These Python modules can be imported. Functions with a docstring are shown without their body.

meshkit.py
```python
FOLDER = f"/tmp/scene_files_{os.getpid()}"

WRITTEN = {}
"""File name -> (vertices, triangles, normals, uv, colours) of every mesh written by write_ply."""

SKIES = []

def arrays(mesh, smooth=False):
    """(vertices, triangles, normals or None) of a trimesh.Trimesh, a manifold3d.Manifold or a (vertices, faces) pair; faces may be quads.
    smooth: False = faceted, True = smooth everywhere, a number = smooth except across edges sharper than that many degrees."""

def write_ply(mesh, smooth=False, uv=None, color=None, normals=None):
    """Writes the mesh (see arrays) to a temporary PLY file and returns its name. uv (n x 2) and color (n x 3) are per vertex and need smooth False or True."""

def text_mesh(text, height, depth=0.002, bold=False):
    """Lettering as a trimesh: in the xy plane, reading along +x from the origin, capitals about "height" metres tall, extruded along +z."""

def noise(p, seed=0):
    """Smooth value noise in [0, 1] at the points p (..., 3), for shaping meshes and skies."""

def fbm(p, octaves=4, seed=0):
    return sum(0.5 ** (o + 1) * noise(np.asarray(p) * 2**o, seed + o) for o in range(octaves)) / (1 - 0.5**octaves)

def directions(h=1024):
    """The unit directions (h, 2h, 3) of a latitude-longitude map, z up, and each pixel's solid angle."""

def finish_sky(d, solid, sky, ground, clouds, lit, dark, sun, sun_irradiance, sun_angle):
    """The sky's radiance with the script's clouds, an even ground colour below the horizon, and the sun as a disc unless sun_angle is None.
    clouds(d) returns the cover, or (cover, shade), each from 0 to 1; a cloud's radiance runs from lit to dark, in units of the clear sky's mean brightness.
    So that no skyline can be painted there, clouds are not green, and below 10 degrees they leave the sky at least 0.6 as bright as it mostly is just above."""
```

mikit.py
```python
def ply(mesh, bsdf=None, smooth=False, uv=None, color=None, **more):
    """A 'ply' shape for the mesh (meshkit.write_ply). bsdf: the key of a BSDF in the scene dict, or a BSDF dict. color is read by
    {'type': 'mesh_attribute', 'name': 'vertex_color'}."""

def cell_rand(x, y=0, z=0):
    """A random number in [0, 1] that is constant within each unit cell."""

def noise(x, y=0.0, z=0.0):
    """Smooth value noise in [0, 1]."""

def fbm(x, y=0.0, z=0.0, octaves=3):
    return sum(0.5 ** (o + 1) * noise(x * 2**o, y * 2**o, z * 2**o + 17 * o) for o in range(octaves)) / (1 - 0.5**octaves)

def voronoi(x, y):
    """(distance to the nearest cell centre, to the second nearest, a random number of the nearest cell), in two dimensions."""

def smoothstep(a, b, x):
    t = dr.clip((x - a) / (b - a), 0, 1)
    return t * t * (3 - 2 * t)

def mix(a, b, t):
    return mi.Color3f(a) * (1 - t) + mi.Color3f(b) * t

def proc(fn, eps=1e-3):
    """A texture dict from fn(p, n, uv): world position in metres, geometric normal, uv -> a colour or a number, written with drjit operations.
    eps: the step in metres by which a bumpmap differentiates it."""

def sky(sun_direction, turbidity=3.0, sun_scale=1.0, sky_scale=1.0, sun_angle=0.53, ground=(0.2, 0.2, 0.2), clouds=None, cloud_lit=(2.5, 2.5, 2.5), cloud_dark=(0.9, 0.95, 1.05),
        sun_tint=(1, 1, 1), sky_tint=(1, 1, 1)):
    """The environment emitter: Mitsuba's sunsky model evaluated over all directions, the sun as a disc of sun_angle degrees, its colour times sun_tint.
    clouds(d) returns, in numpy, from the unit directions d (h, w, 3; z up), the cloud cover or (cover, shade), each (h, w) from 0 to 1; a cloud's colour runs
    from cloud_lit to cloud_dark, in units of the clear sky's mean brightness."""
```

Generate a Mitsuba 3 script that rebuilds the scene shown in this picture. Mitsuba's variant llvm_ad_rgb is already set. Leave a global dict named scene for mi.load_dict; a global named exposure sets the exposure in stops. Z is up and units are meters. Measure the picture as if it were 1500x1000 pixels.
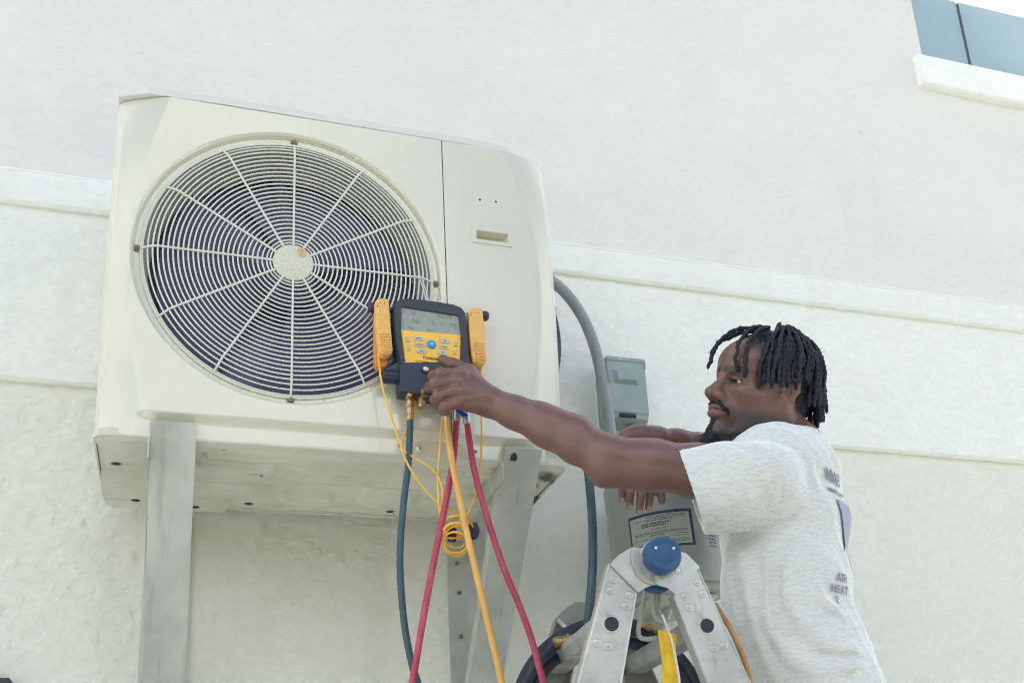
import math, random
import numpy as np, trimesh, mitsuba as mi, drjit as dr, mikit, meshkit
import manifold3d as m3
import shapely.geometry as sg
from shapely import affinity
from scipy.spatial import Delaunay
from mikit import proc, noise, fbm, smoothstep, mix

T = mi.ScalarTransform4f
# ---------------------------------------------------------------- camera, sky, exposure
F_PX = 1547.84                                     # focal length in pixels of a 1500 px wide picture
CAM = np.array([0.16153, -1.98272, 1.65807])       # x along the wall, y into the wall, z up
RC = np.array([[0.954213, -0.2950674, -0.0491207], [0.0431207, 0.2981845, -0.9535338], [0.2960037, 0.9077562, 0.297255]])
PPY = 300.0                                        # the photograph is the upper part of a taller frame: shifted lens
scene = {'type': 'scene'}
labels = {}
scene['camera'] = {'type': 'perspective', 'fov': 2 * math.degrees(math.atan(750 / F_PX)), 'fov_axis': 'x',
                   'to_world': T().look_at(origin=CAM.tolist(), target=(CAM + RC[2]).tolist(), up=(-RC[1]).tolist()),
                   'principal_point_offset_y': -PPY / 1000.0, 'near_clip': 0.05, 'far_clip': 2000.0}


def clouds(d):
    q = d / np.maximum(d[..., 2:3], 0.08)
    n = meshkit.fbm(np.stack([q[..., 0] * 1.1 + 3.1, q[..., 1] * 1.1 + 7.7, 0 * q[..., 0]], -1), 5, 3)
    return np.clip((n - 0.36) / 0.16, 0, 1), np.clip((n - 0.62) * 2.0, 0, 0.6)


scene['sky'] = mikit.sky((-0.35, 0.62, 1.05), turbidity=3, sun_scale=0.4, sky_tint=(0.98, 1.0, 1.03), clouds=clouds, cloud_lit=(2.79, 2.84, 2.90), cloud_dark=(1.2, 1.25, 1.3), ground=(0.01, 0.01, 0.01))
exposure = 3.18


# ---------------------------------------------------------------- helpers
def at(px, py, y=None, x=None, z=None):
    """A point of the place from where it shows in the photograph and one known coordinate."""
    d = RC.T @ np.array([(px - 750) / F_PX, (py - 500 - PPY) / F_PX, 1])
    s = (y - CAM[1]) / d[1] if y is not None else (x - CAM[0]) / d[0] if x is not None else (z - CAM[2]) / d[2]
    return CAM + s * d


def numbered(key):
    if key not in scene and key not in labels:
        return key
    n = 1
    while f'{key}_{n:03d}' in scene or f'{key}_{n:03d}' in labels:
        n += 1
    return f'{key}_{n:03d}'


def thing(name, label, cat, group=None):
    key = numbered(name)
    labels[key] = {'label': label, 'category': cat}
    if group:
        labels[key]['group'] = group
    return key


def obj(name, mesh, bsdf, parent=None, smooth=30, label=None, **more):
    if isinstance(mesh, (list, tuple)) and isinstance(mesh[0], trimesh.Trimesh):
        mesh = trimesh.util.concatenate(mesh)
    key = numbered((parent + '__' if parent else '') + name)
    scene[key] = mikit.ply(mesh, bsdf, smooth, **more)
    if label:
        labels[key] = {'label': label}
    return key


def struct(name, mesh, bsdf, **k):
    key = obj(name, mesh, bsdf, **k)
    labels[key] = {'kind': 'structure'}
    return key


def tm(v, f):
    f = np.asarray(f)
    if f.shape[1] == 4:
        f = np.vstack([f[:, [0, 1, 2]], f[:, [0, 2, 3]]])
    return trimesh.Trimesh(np.asarray(v, float), f, process=False)


def m2t(m):
    q = m.to_mesh()
    return trimesh.Trimesh(np.array(q.vert_properties[:, :3]), np.array(q.tri_verts), process=False)


def box(x0, x1, y0, y1, z0, z1, c=0.0):
    """A box, its edges chamfered by c."""
    if c <= 0:
        return trimesh.creation.box(extents=(x1 - x0, y1 - y0, z1 - z0), transform=trimesh.transformations.translation_matrix(((x0 + x1) / 2, (y0 + y1) / 2, (z0 + z1) / 2)))
    p = []
    for a in (0, 1):
        for b in (0, 1):
            for d in (0, 1):
                q = np.array([(x0, x1)[a], (y0, y1)[b], (z0, z1)[d]])
                s = np.array([1 - 2 * a, 1 - 2 * b, 1 - 2 * d]) * c
                for k in range(3):
                    e = s.copy(); e[k] = 0
                    p.append(q + e)
    return trimesh.convex.convex_hull(np.array(p))


def hull(pts):
    return trimesh.convex.convex_hull(np.asarray(pts, float))


def spline(pts, n=12):
    """Centripetal-free Catmull-Rom through the points."""
    p = np.asarray(pts, float)
    p = np.vstack([2 * p[0] - p[1], p, 2 * p[-1] - p[-2]])
    t = np.linspace(0, 1, n, endpoint=False)[:, None]
    out = [0.5 * (2 * p[i] + (p[i + 1] - p[i - 1]) * t + (2 * p[i - 1] - 5 * p[i] + 4 * p[i + 1] - p[i + 2]) * t**2 + (3 * p[i] - p[i - 1] - 3 * p[i + 1] + p[i + 2]) * t**3) for i in range(1, len(p) - 2)]
    return np.vstack(out + [p[-2:-1]])


def tube(path, r, sides=12, cap=True, closed=False):
    """A round tube along the path; r is one radius or one per point."""
    p = np.asarray(path, float)
    n = len(p)
    r = np.broadcast_to(np.asarray(r, float), (n,))
    tg = np.roll(p, -1, 0) - np.roll(p, 1, 0) if closed else np.gradient(p, axis=0)
    tg /= np.linalg.norm(tg, axis=1, keepdims=True) + 1e-12
    u = np.cross(tg[0], [0.31, 0.17, 0.93] if abs(tg[0][2]) < 0.9 else [1, 0.1, 0.2])
    u /= np.linalg.norm(u)
    a = np.linspace(0, 2 * np.pi, sides, endpoint=False)
    v = []
    for i in range(n):
        u = u - tg[i] * (u @ tg[i]); u /= np.linalg.norm(u)
        w = np.cross(tg[i], u)
        v.append(p[i] + r[i] * (np.cos(a)[:, None] * u + np.sin(a)[:, None] * w))
    v = np.vstack(v)
    f = []
    for i in range(n if closed else n - 1):
        j = (i + 1) % n
        for k in range(sides):
            l = (k + 1) % sides
            f.append([i * sides + k, i * sides + l, j * sides + l, j * sides + k])
    m = tm(v, f)
    if cap and not closed:
        c = len(v)
        v2 = np.vstack([v, p[:1], p[-1:]])
        f2 = [[c, (k + 1) % sides, k] for k in range(sides)] + [[c + 1, (n - 1) * sides + k, (n - 1) * sides + (k + 1) % sides] for k in range(sides)]
        m = trimesh.Trimesh(v2, np.vstack([m.faces, f2]), process=False)
    return m


def rod(a, b, r, sides=16, r2=None, bev=0.0):
    a, b = np.asarray(a, float), np.asarray(b, float)
    L = np.linalg.norm(b - a); d = (b - a) / L
    r2 = r if r2 is None else r2
    if bev:
        return tube([a, a + d * 1e-5, a + d * bev, b - d * bev, b - d * 1e-5, b], [r - bev, r - bev, r, r2, r2 - bev, r2 - bev], sides)
    return tube([a, b], [r, r2], sides)


def lathe(profile, a, d, sides=32):
    """A turned solid: profile of (distance along d, radius) from the point a."""
    a, d = np.asarray(a, float), np.asarray(d, float) / np.linalg.norm(d)
    u = np.cross(d, [0.31, 0.17, 0.93] if abs(d[2]) < 0.9 else [1, 0.1, 0.2]); u /= np.linalg.norm(u)
    w = np.cross(d, u)
    t = np.linspace(0, 2 * np.pi, sides, endpoint=False)
    pr = list(profile)
    if pr[0][1] > 1e-5:
        pr = [(pr[0][0], 1e-5)] + pr
    if pr[-1][1] > 1e-5:
        pr = pr + [(pr[-1][0], 1e-5)]
    v = np.vstack([a + d * h + max(r, 1e-5) * (np.cos(t)[:, None] * u + np.sin(t)[:, None] * w) for h, r in pr])
    f = [[i * sides + k, i * sides + (k + 1) % sides, (i + 1) * sides + (k + 1) % sides, (i + 1) * sides + k] for i in range(len(pr) - 1) for k in range(sides)]
    return tm(v, f)


def frame(o, ux, uy):
    """4x4 with x and y axes given (made square), z their cross product."""
    ux = np.asarray(ux, float) / np.linalg.norm(ux)
    uy = np.asarray(uy, float) - ux * (ux @ np.asarray(uy, float)); uy /= np.linalg.norm(uy)
    m = np.eye(4); m[:3, 0], m[:3, 1], m[:3, 2], m[:3, 3] = ux, uy, np.cross(ux, uy), o
    return m


def xf(mesh, m):
    mesh = mesh.copy(); mesh.apply_transform(m)
    return mesh


def prism(poly, y0, y1, bev=0.0):
    """A polygon in x and z (points or shapely) given thickness from y0 (front) to y1; the front edge bevelled."""
    poly = sg.Polygon(poly) if not hasattr(poly, 'geom_type') else poly
    if bev:
        parts = [prism(poly, y0 + bev, y1)]
        inner = poly.buffer(-bev, join_style=2)
        a, b = np.array(poly.exterior.coords)[:-1], np.array(inner.exterior.coords)[:-1]
        if len(a) == len(b):
            k = np.argmin(((b - a[0]) ** 2).sum(1)); b = np.roll(b, -k, 0)
            n = len(a)
            if ((b[1] - a[1]) ** 2).sum() > ((b[-1] - a[1]) ** 2).sum():
                b = np.roll(b[::-1], 1, 0)
            v = np.vstack([np.c_[a[:, 0], np.full(n, y0 + bev), a[:, 1]], np.c_[b[:, 0], np.full(n, y0), b[:, 1]]])
            f = [[i, (i + 1) % n, n + (i + 1) % n, n + i] for i in range(n)]
            s = tm(v, f); s.fix_normals()
            front = prism(inner, y0, y0 + bev * 0.5)
            return trimesh.util.concatenate(parts + [s, front])
        return prism(poly, y0, y1)
    m = trimesh.creation.extrude_polygon(poly, y1 - y0, engine='earcut')
    q = np.eye(4); q[:3, :3] = [[1, 0, 0], [0, 0, 1], [0, 1, 0]]
    v = m.vertices @ q[:3, :3].T + [0, y0, 0]
    return trimesh.Trimesh(v, m.faces[:, ::-1], process=False)


def pxpoly(pts, y):
    return [at(a, b, y=y)[[0, 2]] for a, b in pts]


def text(s, h, depth=0.0006, bold=False, fit=None):
    m = meshkit.text_mesh(s, h, depth, bold)
    if fit:
        m.apply_scale([fit / max(m.bounds[1][0], 1e-6), 1, 1])
    return m


# ---------------------------------------------------------------- materials
def rgb(*c):
    return {'type': 'rgb', 'value': list(c)}


def mat(name, base, rough=0.5, metal=0.0, bump=None, bscale=None, eps=1e-3, two=True, **k):
    b = {'type': 'principled', 'base_color': base if isinstance(base, dict) else rgb(*base), 'roughness': rough, 'metallic': metal, **k}
    if bump:
        b = {'type': 'bumpmap', 'arbitrary': proc(bump, eps), 'scale': bscale or 1.0, 'bsdf': b}
    scene[name] = {'type': 'twosided', 'bsdf': b} if two else b
    return name


def stucco_col(base, warm):
    def fn(p, n, uv):
        a = fbm(p.x * 1.3, p.y * 1.3, p.z * 1.6, 4)
        b = fbm(p.x * 9, p.y * 9, p.z * 7 + 3, 3)
        s = noise(p.x * 60, p.y * 40, p.z * 60)
        spot = smoothstep(0.90, 0.97, noise(p.x * 34 + 5, 0.0, p.z * 34 + 9)) * smoothstep(0.55, 0.8, noise(p.x * 3, 1.0, p.z * 3))
        c = mix(base, warm, smoothstep(0.35, 0.7, a))
        c = c * (0.915 + 0.05 * b + 0.06 * s + 0.075 * noise(p.x * 135, p.y * 80, p.z * 135))
        drip = smoothstep(0.52, 0.80, fbm(p.x * 16, 1.0, p.z * 0.9, 4)) * smoothstep(0.4, 0.7, fbm(p.x * 1.9, 3.0, p.z * 1.1, 3))
        c = mix(c, (0.50, 0.485, 0.43), 0.16 * drip)
        return mix(c, (0.45, 0.43, 0.39), 0.22 * spot)
    return proc(fn)


def stucco_bump(p, n, uv):
    a = fbm(p.x * 95, p.y * 95, p.z * 95, 3)
    b = noise(p.x * 45 + 9, p.y * 45, p.z * 38)
    m = 0.55 + 0.45 * noise(p.x * 1.7, p.y, p.z * 1.7)
    return (a * 0.6 + smoothstep(0.35, 0.75, b) * 0.6) * m


mat('stucco_upper', stucco_col((0.685, 0.672, 0.637), (0.675, 0.66, 0.622)), 0.92, bump=stucco_bump, bscale=0.0016, eps=2e-3)  # same paint throughout; each section's tint takes in how it is lit
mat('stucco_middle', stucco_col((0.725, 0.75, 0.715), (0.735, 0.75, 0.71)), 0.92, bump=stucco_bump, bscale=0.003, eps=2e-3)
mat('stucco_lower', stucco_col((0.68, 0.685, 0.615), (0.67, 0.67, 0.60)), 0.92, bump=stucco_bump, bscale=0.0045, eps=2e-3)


def dirt_white(base, dirt, amount=1.0):
    def fn(p, n, uv):
        g = fbm(p.x * 7, p.y * 7, p.z * 7, 4)
        streak = fbm(p.x * 60, p.y * 20, p.z * 4, 3) * smoothstep(0.5, 0.9, fbm(p.x * 4, p.y, p.z * 3 + 2, 2))
        low = smoothstep(2.58, 2.515, p.z)
        speck = smoothstep(0.80, 0.9, noise(p.x * 170, p.y * 90, p.z * 60)) * low
        t = dr.clip(0.25 * smoothstep(0.45, 0.75, g) + 0.5 * streak + 0.35 * speck, 0, 1) * amount
        return mix(base, dirt, t)
    return proc(fn)


mat('enamel', dirt_white((0.555, 0.545, 0.445), (0.495, 0.485, 0.395)), 0.14, specular=1.0, clearcoat=1.0, clearcoat_gloss=0.98)
mat('enamel_lid', (0.60, 0.615, 0.58), 0.3, specular=0.5)
scene['grille_paint'] = {'type': 'twosided', 'bsdf': {'type': 'diffuse', 'reflectance': rgb(0.67, 0.675, 0.60)}}


def hub_rust(p, n, uv):
    d = dr.sqrt(dr.square((p.x - 0.372) * 1.3) + dr.square(p.z - 2.937))
    r = smoothstep(0.020, 0.006, d + 0.012 * (fbm(p.x * 260, 1.0, p.z * 160, 3) - 0.5))
    return mix((0.60, 0.60, 0.505), (0.50, 0.32, 0.11), 0.75 * r)


scene['hub_paint'] = {'type': 'twosided', 'bsdf': {'type': 'diffuse', 'reflectance': proc(hub_rust)}}


def base_col(p, n, uv):
    g = fbm(p.x * 9, p.y * 9, p.z * 3, 4)
    s = smoothstep(0.62, 0.8, fbm(p.x * 24, p.y * 60, 2.0, 3))
    edge = smoothstep(0.045, 0.005, 0.945 - p.x + 0.05 * (fbm(p.x * 40, p.y * 40, 0.0, 3) - 0.5)) * smoothstep(0.42, 0.6, fbm(p.x * 22, p.y * 22, 5.0, 2))
    c = mix((0.60, 0.60, 0.50), (0.53, 0.525, 0.435), smoothstep(0.35, 0.7, g))
    c = mix(c, (0.36, 0.34, 0.28), 0.22 * s)
    return mix(c, (0.06, 0.045, 0.04), 0.95 * edge)


mat('base_paint', proc(base_col), 0.45)


def galv(p, n, uv):
    g = fbm(p.x * 11, p.y * 8, p.z * 6, 4)
    sp = smoothstep(0.45, 0.7, fbm(p.x * 45, p.y * 45, p.z * 30, 3))
    st = smoothstep(0.6, 0.85, fbm(p.x * 70, 3.0, p.z * 9, 3))
    c = mix((0.47, 0.49, 0.44), (0.60, 0.615, 0.56), smoothstep(0.3, 0.7, g))
    c = mix(c, (0.64, 0.66, 0.62), 0.3 * sp)
    return mix(c, (0.30, 0.30, 0.26), 0.35 * st)


mat('galvanised', proc(galv), 0.5, metal=0.55, bump=lambda p, n, uv: fbm(p.x * 60, p.y * 60, p.z * 60, 3), bscale=0.0006)
mat('coil_dark', (0.22, 0.235, 0.40), 0.6)  # navy tint takes in the haze over the dark inside, fan too
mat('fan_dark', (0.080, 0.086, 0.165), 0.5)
mat('shroud_paint', (0.42, 0.43, 0.39), 0.5)
mat('hole_dark', (0.018, 0.02, 0.035), 0.6)


def rusty(p, n, uv):
    return mix((0.30, 0.19, 0.11), (0.12, 0.09, 0.08), smoothstep(0.35, 0.65, fbm(p.x * 300, p.y * 300, p.z * 300, 2)))


mat('rusty_steel', proc(rusty), 0.65)
mat('bright_steel', (0.68, 0.68, 0.66), 0.3, metal=0.9)
mat('sill_plaster', stucco_col((0.80, 0.81, 0.78), (0.79, 0.80, 0.76)), 0.85, bump=stucco_bump, bscale=0.0008, eps=2e-3)


def ground_col(p, n, uv):
    a = fbm(p.x * 0.7, p.y * 0.7, 0.0, 4); b = fbm(p.x * 30, p.y * 30, 0.0, 3)
    g = smoothstep(6.5, 7.5, -p.y + 1.2 * noise(p.x * 0.4, p.y * 0.4))
    c = mix((0.80, 0.785, 0.705), (0.74, 0.725, 0.65), a) * (0.85 + 0.3 * b)
    return mix(c, mix((0.10, 0.14, 0.05), (0.17, 0.20, 0.07), b), g)


mat('ground_mat', proc(ground_col), 0.95)


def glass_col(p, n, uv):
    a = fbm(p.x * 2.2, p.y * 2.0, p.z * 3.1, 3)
    return mix((0.52, 0.63, 0.685), (0.60, 0.70, 0.75), smoothstep(0.3, 0.7, a))  # lighter patches in the tint stand in for varied reflection


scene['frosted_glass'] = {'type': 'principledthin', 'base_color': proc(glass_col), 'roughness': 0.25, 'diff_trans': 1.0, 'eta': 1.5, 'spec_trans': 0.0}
mat('rubber_joint', (0.05, 0.07, 0.09), 0.6)

# ---------------------------------------------------------------- the setting
v = np.array([[x, y, 0.0] for y in (-400, -60, -12, 0.47, 60, 400) for x in (-400, -30, 0, 30, 400)])
struct('ground', tm(v, [[r * 5 + c, r * 5 + c + 1, r * 5 + c + 6, r * 5 + c + 5] for r in range(5) for c in range(4)]), 'ground_mat', smooth=False)

rt_ = np.random.default_rng(2)
hv = meshkit.noise
ico = trimesh.creation.icosphere(4)
tr_parts = []
for i in range(9):
    m_ = ico.copy(); d_ = m_.vertices
    r_ = 1 + .35 * (meshkit.fbm(d_ * 2.2 + i * 7, 4, i)[:, None] - .5) + .12 * (meshkit.noise(d_ * 14 + i, i)[:, None] - .5)
    m_.vertices = d_ * r_ * [1.9, 1.7, 2.1] + [-5.2 + i * 1.35, -10.5 + rt_.uniform(-.5, .5), 2.1 + rt_.uniform(-.4, .6)]
    tr_parts.append(m_)
mat('added_tree_leaf', proc(lambda p, n, uv: mix((0.035, 0.055, 0.018), (0.09, 0.115, 0.035), fbm(p.x * 9, p.y * 9, p.z * 9, 3))), 0.8)
hd_k = obj('added_tree_row', tr_parts, 'added_tree_leaf', smooth=False)  # unseen trees added to darken frontal light and the reflections in the panel
labels[hd_k] = {'kind': 'stuff', 'label': 'added row of unseen trees behind the camera that darkens the light from the front'}

# the house wall: sections that overlap like weatherboarding, each a little proud of the one below
Y_LOW, Y_MID, Y_BAND, Y_UP = 0.468, 0.449, 0.432, 0.441
VX0, VX1 = -0.75, 3.2
Z_MID = (at(0, 552, y=Y_MID)[2] + at(140, 565, y=Y_MID)[2] + at(1220, 655, y=Y_MID)[2] + at(1500, 675, y=Y_MID)[2]) / 4
Z_BAND = (at(0, 293, y=Y_BAND)[2] + at(153, 311, y=Y_BAND)[2] + at(808, 398, y=Y_BAND)[2] + at(1500, 483, y=Y_BAND)[2]) / 4
Z_BAND_TOP = (at(0, 243, y=Y_BAND)[2] + at(1500, 447, y=Y_BAND)[2]) / 2
X_JAMB = (at(1335, 0, y=0.44)[0] + at(1349, 75, y=0.44)[0]) / 2
Z_SILL = (at(1350, 75, y=0.40)[2] + at(1500, 105, y=0.40)[2]) / 2
XL, XR = -7.0, 9.0


def profile_wall(prof, x0, x1, nx=1):
    """A wall whose face follows the profile of (y, z) points from bottom to top."""
    xs = np.linspace(x0, x1, nx + 1); n = len(prof)
    v = np.array([[x, y, z] for x in xs for y, z in prof])
    return tm(v, [[i * n + j, (i + 1) * n + j, (i + 1) * n + j + 1, i * n + j + 1] for i in range(nx) for j in range(n - 1)])




def relief(x0, x1, z0, z1, y, amp, step, seed):
    """A patch of trowelled stucco with its grain as real relief."""
    xs, zs = np.linspace(x0, x1, int((x1 - x0) / step)), np.linspace(z0, z1, int((z1 - z0) / step))
    X_, Z_ = np.meshgrid(xs, zs)
    p = np.stack([X_, 0 * X_, Z_], -1)
    g = meshkit.noise(p * [205, 1, 190], seed) * .65 + meshkit.noise(p * [112, 1, 100], seed + 1) * .55 + meshkit.noise(p * [44, 1, 40], seed + 2) * .2
    m_ = 0.45 + 0.8 * meshkit.fbm(p * 2.1, 3, seed + 5)
    e_ = np.clip(np.minimum(np.minimum(X_ - x0, x1 - X_), np.minimum(Z_ - z0, z1 - Z_)) / .012, 0, 1)
    y_ = y - amp * np.clip(g - .45, 0, 1) * m_ * e_
    n_ = len(xs)
    I_ = np.arange(X_.size).reshape(X_.shape)
    return tm(np.stack([X_, y_, Z_], -1).reshape(-1, 3), np.stack([I_[:-1, :-1], I_[:-1, 1:], I_[1:, 1:], I_[1:, :-1]], -1).reshape(-1, 4))


wall = thing('house_wall', 'pale stucco house wall in overlapping horizontal sections behind the outdoor unit', 'wall')
zlo = 1.72
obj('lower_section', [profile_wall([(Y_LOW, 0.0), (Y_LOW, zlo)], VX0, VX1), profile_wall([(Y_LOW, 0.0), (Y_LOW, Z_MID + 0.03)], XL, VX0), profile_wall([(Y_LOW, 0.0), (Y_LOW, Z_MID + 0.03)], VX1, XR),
                      relief(VX0, VX1, zlo, Z_MID + 0.03, Y_LOW, 0.0020, 0.0037, 11)], 'stucco_lower', wall, smooth=True, label='rough stucco of the lowest section, its warm shade put into the tint')
lip = [(Y_LOW + 0.003, Z_MID + 0.001), (Y_MID + 0.006, Z_MID), (Y_MID, Z_MID + 0.006)]
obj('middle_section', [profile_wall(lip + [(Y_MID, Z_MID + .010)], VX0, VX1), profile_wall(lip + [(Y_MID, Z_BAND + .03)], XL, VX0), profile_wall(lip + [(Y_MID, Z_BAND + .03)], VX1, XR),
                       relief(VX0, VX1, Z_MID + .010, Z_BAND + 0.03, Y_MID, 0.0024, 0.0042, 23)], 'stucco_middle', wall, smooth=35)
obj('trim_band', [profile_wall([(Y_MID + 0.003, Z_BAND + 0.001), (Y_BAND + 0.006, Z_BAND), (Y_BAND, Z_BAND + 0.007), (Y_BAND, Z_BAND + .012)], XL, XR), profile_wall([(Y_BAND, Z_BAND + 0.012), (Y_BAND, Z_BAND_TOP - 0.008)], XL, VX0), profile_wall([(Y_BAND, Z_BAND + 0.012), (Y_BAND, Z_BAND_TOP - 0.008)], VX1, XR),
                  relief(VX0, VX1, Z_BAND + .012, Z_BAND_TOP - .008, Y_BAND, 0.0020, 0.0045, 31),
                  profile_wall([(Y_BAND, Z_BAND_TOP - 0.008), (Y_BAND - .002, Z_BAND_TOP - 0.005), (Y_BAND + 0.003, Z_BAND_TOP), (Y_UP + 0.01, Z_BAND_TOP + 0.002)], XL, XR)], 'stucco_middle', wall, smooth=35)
TOP = 8.2
up = box(XL, X_JAMB, Y_UP, 0.75, Z_BAND_TOP - 0.002, TOP)
upr = box(X_JAMB - 0.0, XR, Y_UP + 0.0, 0.75, Z_BAND_TOP - 0.002, Z_SILL - 0.02)
fine = [relief(VX0, X_JAMB - .002, Z_BAND_TOP + .002, 4.75, Y_UP - .0012, 0.0013, 0.0060, 41), relief(X_JAMB - .002, 3.6, Z_BAND_TOP + .002, Z_SILL - .03, Y_UP - .0012, 0.0013, 0.0060, 43)]
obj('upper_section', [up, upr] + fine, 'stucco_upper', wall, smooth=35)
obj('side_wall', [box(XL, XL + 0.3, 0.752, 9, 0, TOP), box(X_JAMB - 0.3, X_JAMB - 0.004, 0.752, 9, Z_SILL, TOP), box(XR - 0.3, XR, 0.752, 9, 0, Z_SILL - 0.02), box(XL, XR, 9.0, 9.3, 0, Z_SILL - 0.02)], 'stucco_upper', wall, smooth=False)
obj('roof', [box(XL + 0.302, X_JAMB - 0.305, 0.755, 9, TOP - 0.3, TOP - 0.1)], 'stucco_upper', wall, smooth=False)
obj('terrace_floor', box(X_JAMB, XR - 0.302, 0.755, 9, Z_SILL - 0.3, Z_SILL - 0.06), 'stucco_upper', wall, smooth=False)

# the projecting ledge and the glass above it
s0, s1 = at(1350, 75, y=0.40), at(1357, 116, y=0.40)
sill_prof = [(0.445, s1[2] - 0.006), (0.418, s1[2] - 0.005), (0.411, s1[2]), (0.411, s0[2] - 0.004), (0.415, s0[2]), (0.52, s0[2] + 0.004)]
m = profile_wall(sill_prof, s0[0] - 0.006, XR)
n0 = len(m.vertices)
endv = [(s0[0] - 0.006, y, z) for y, z in sill_prof] + [(s0[0] - 0.006, 0.52, s1[2] - 0.006)]
obj('window_ledge', [m, hull(np.array(endv + [(a - 0.001, b, c) for a, b, c in endv]))], 'sill_plaster', wall, smooth=False, label='white projecting ledge under the blue glass')
GY = 0.475
gx = [X_JAMB + 0.004, at(1410, 45, y=GY)[0] - 0.004]
z_top = (at(1392, 0, y=GY)[2] + at(1500, 28, y=GY)[2]) / 2
edges = [X_JAMB + 0.002, at(1410, 46, y=GY)[0], at(1410, 46, y=GY)[0] + 1.3, at(1410, 46, y=GY)[0] + 2.6, XR - 0.5]
for i in range(4):
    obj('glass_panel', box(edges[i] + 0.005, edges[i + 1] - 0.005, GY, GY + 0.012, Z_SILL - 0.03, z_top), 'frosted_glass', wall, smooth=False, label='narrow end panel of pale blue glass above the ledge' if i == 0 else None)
    if i < 3:
        obj('glass_joint', box(edges[i + 1] - 0.005, edges[i + 1] + 0.005, GY - 0.002, GY + 0.014, Z_SILL - 0.03, z_top - 0.012), 'rubber_joint', wall, smooth=False)

# ---------------------------------------------------------------- the outdoor unit
ZB, W, D = 2.50, 0.95, 0.40
ZP = 0.783                                           # top edge of the front panel above the base
FCX, FCZ, FR = 0.355, 0.412, 0.312
X0 = -0.014
SEAM = 0.688
ac = thing('outdoor_condenser_unit', 'large cream air conditioning outdoor unit with round fan grille on wall brackets', 'air conditioner')


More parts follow.
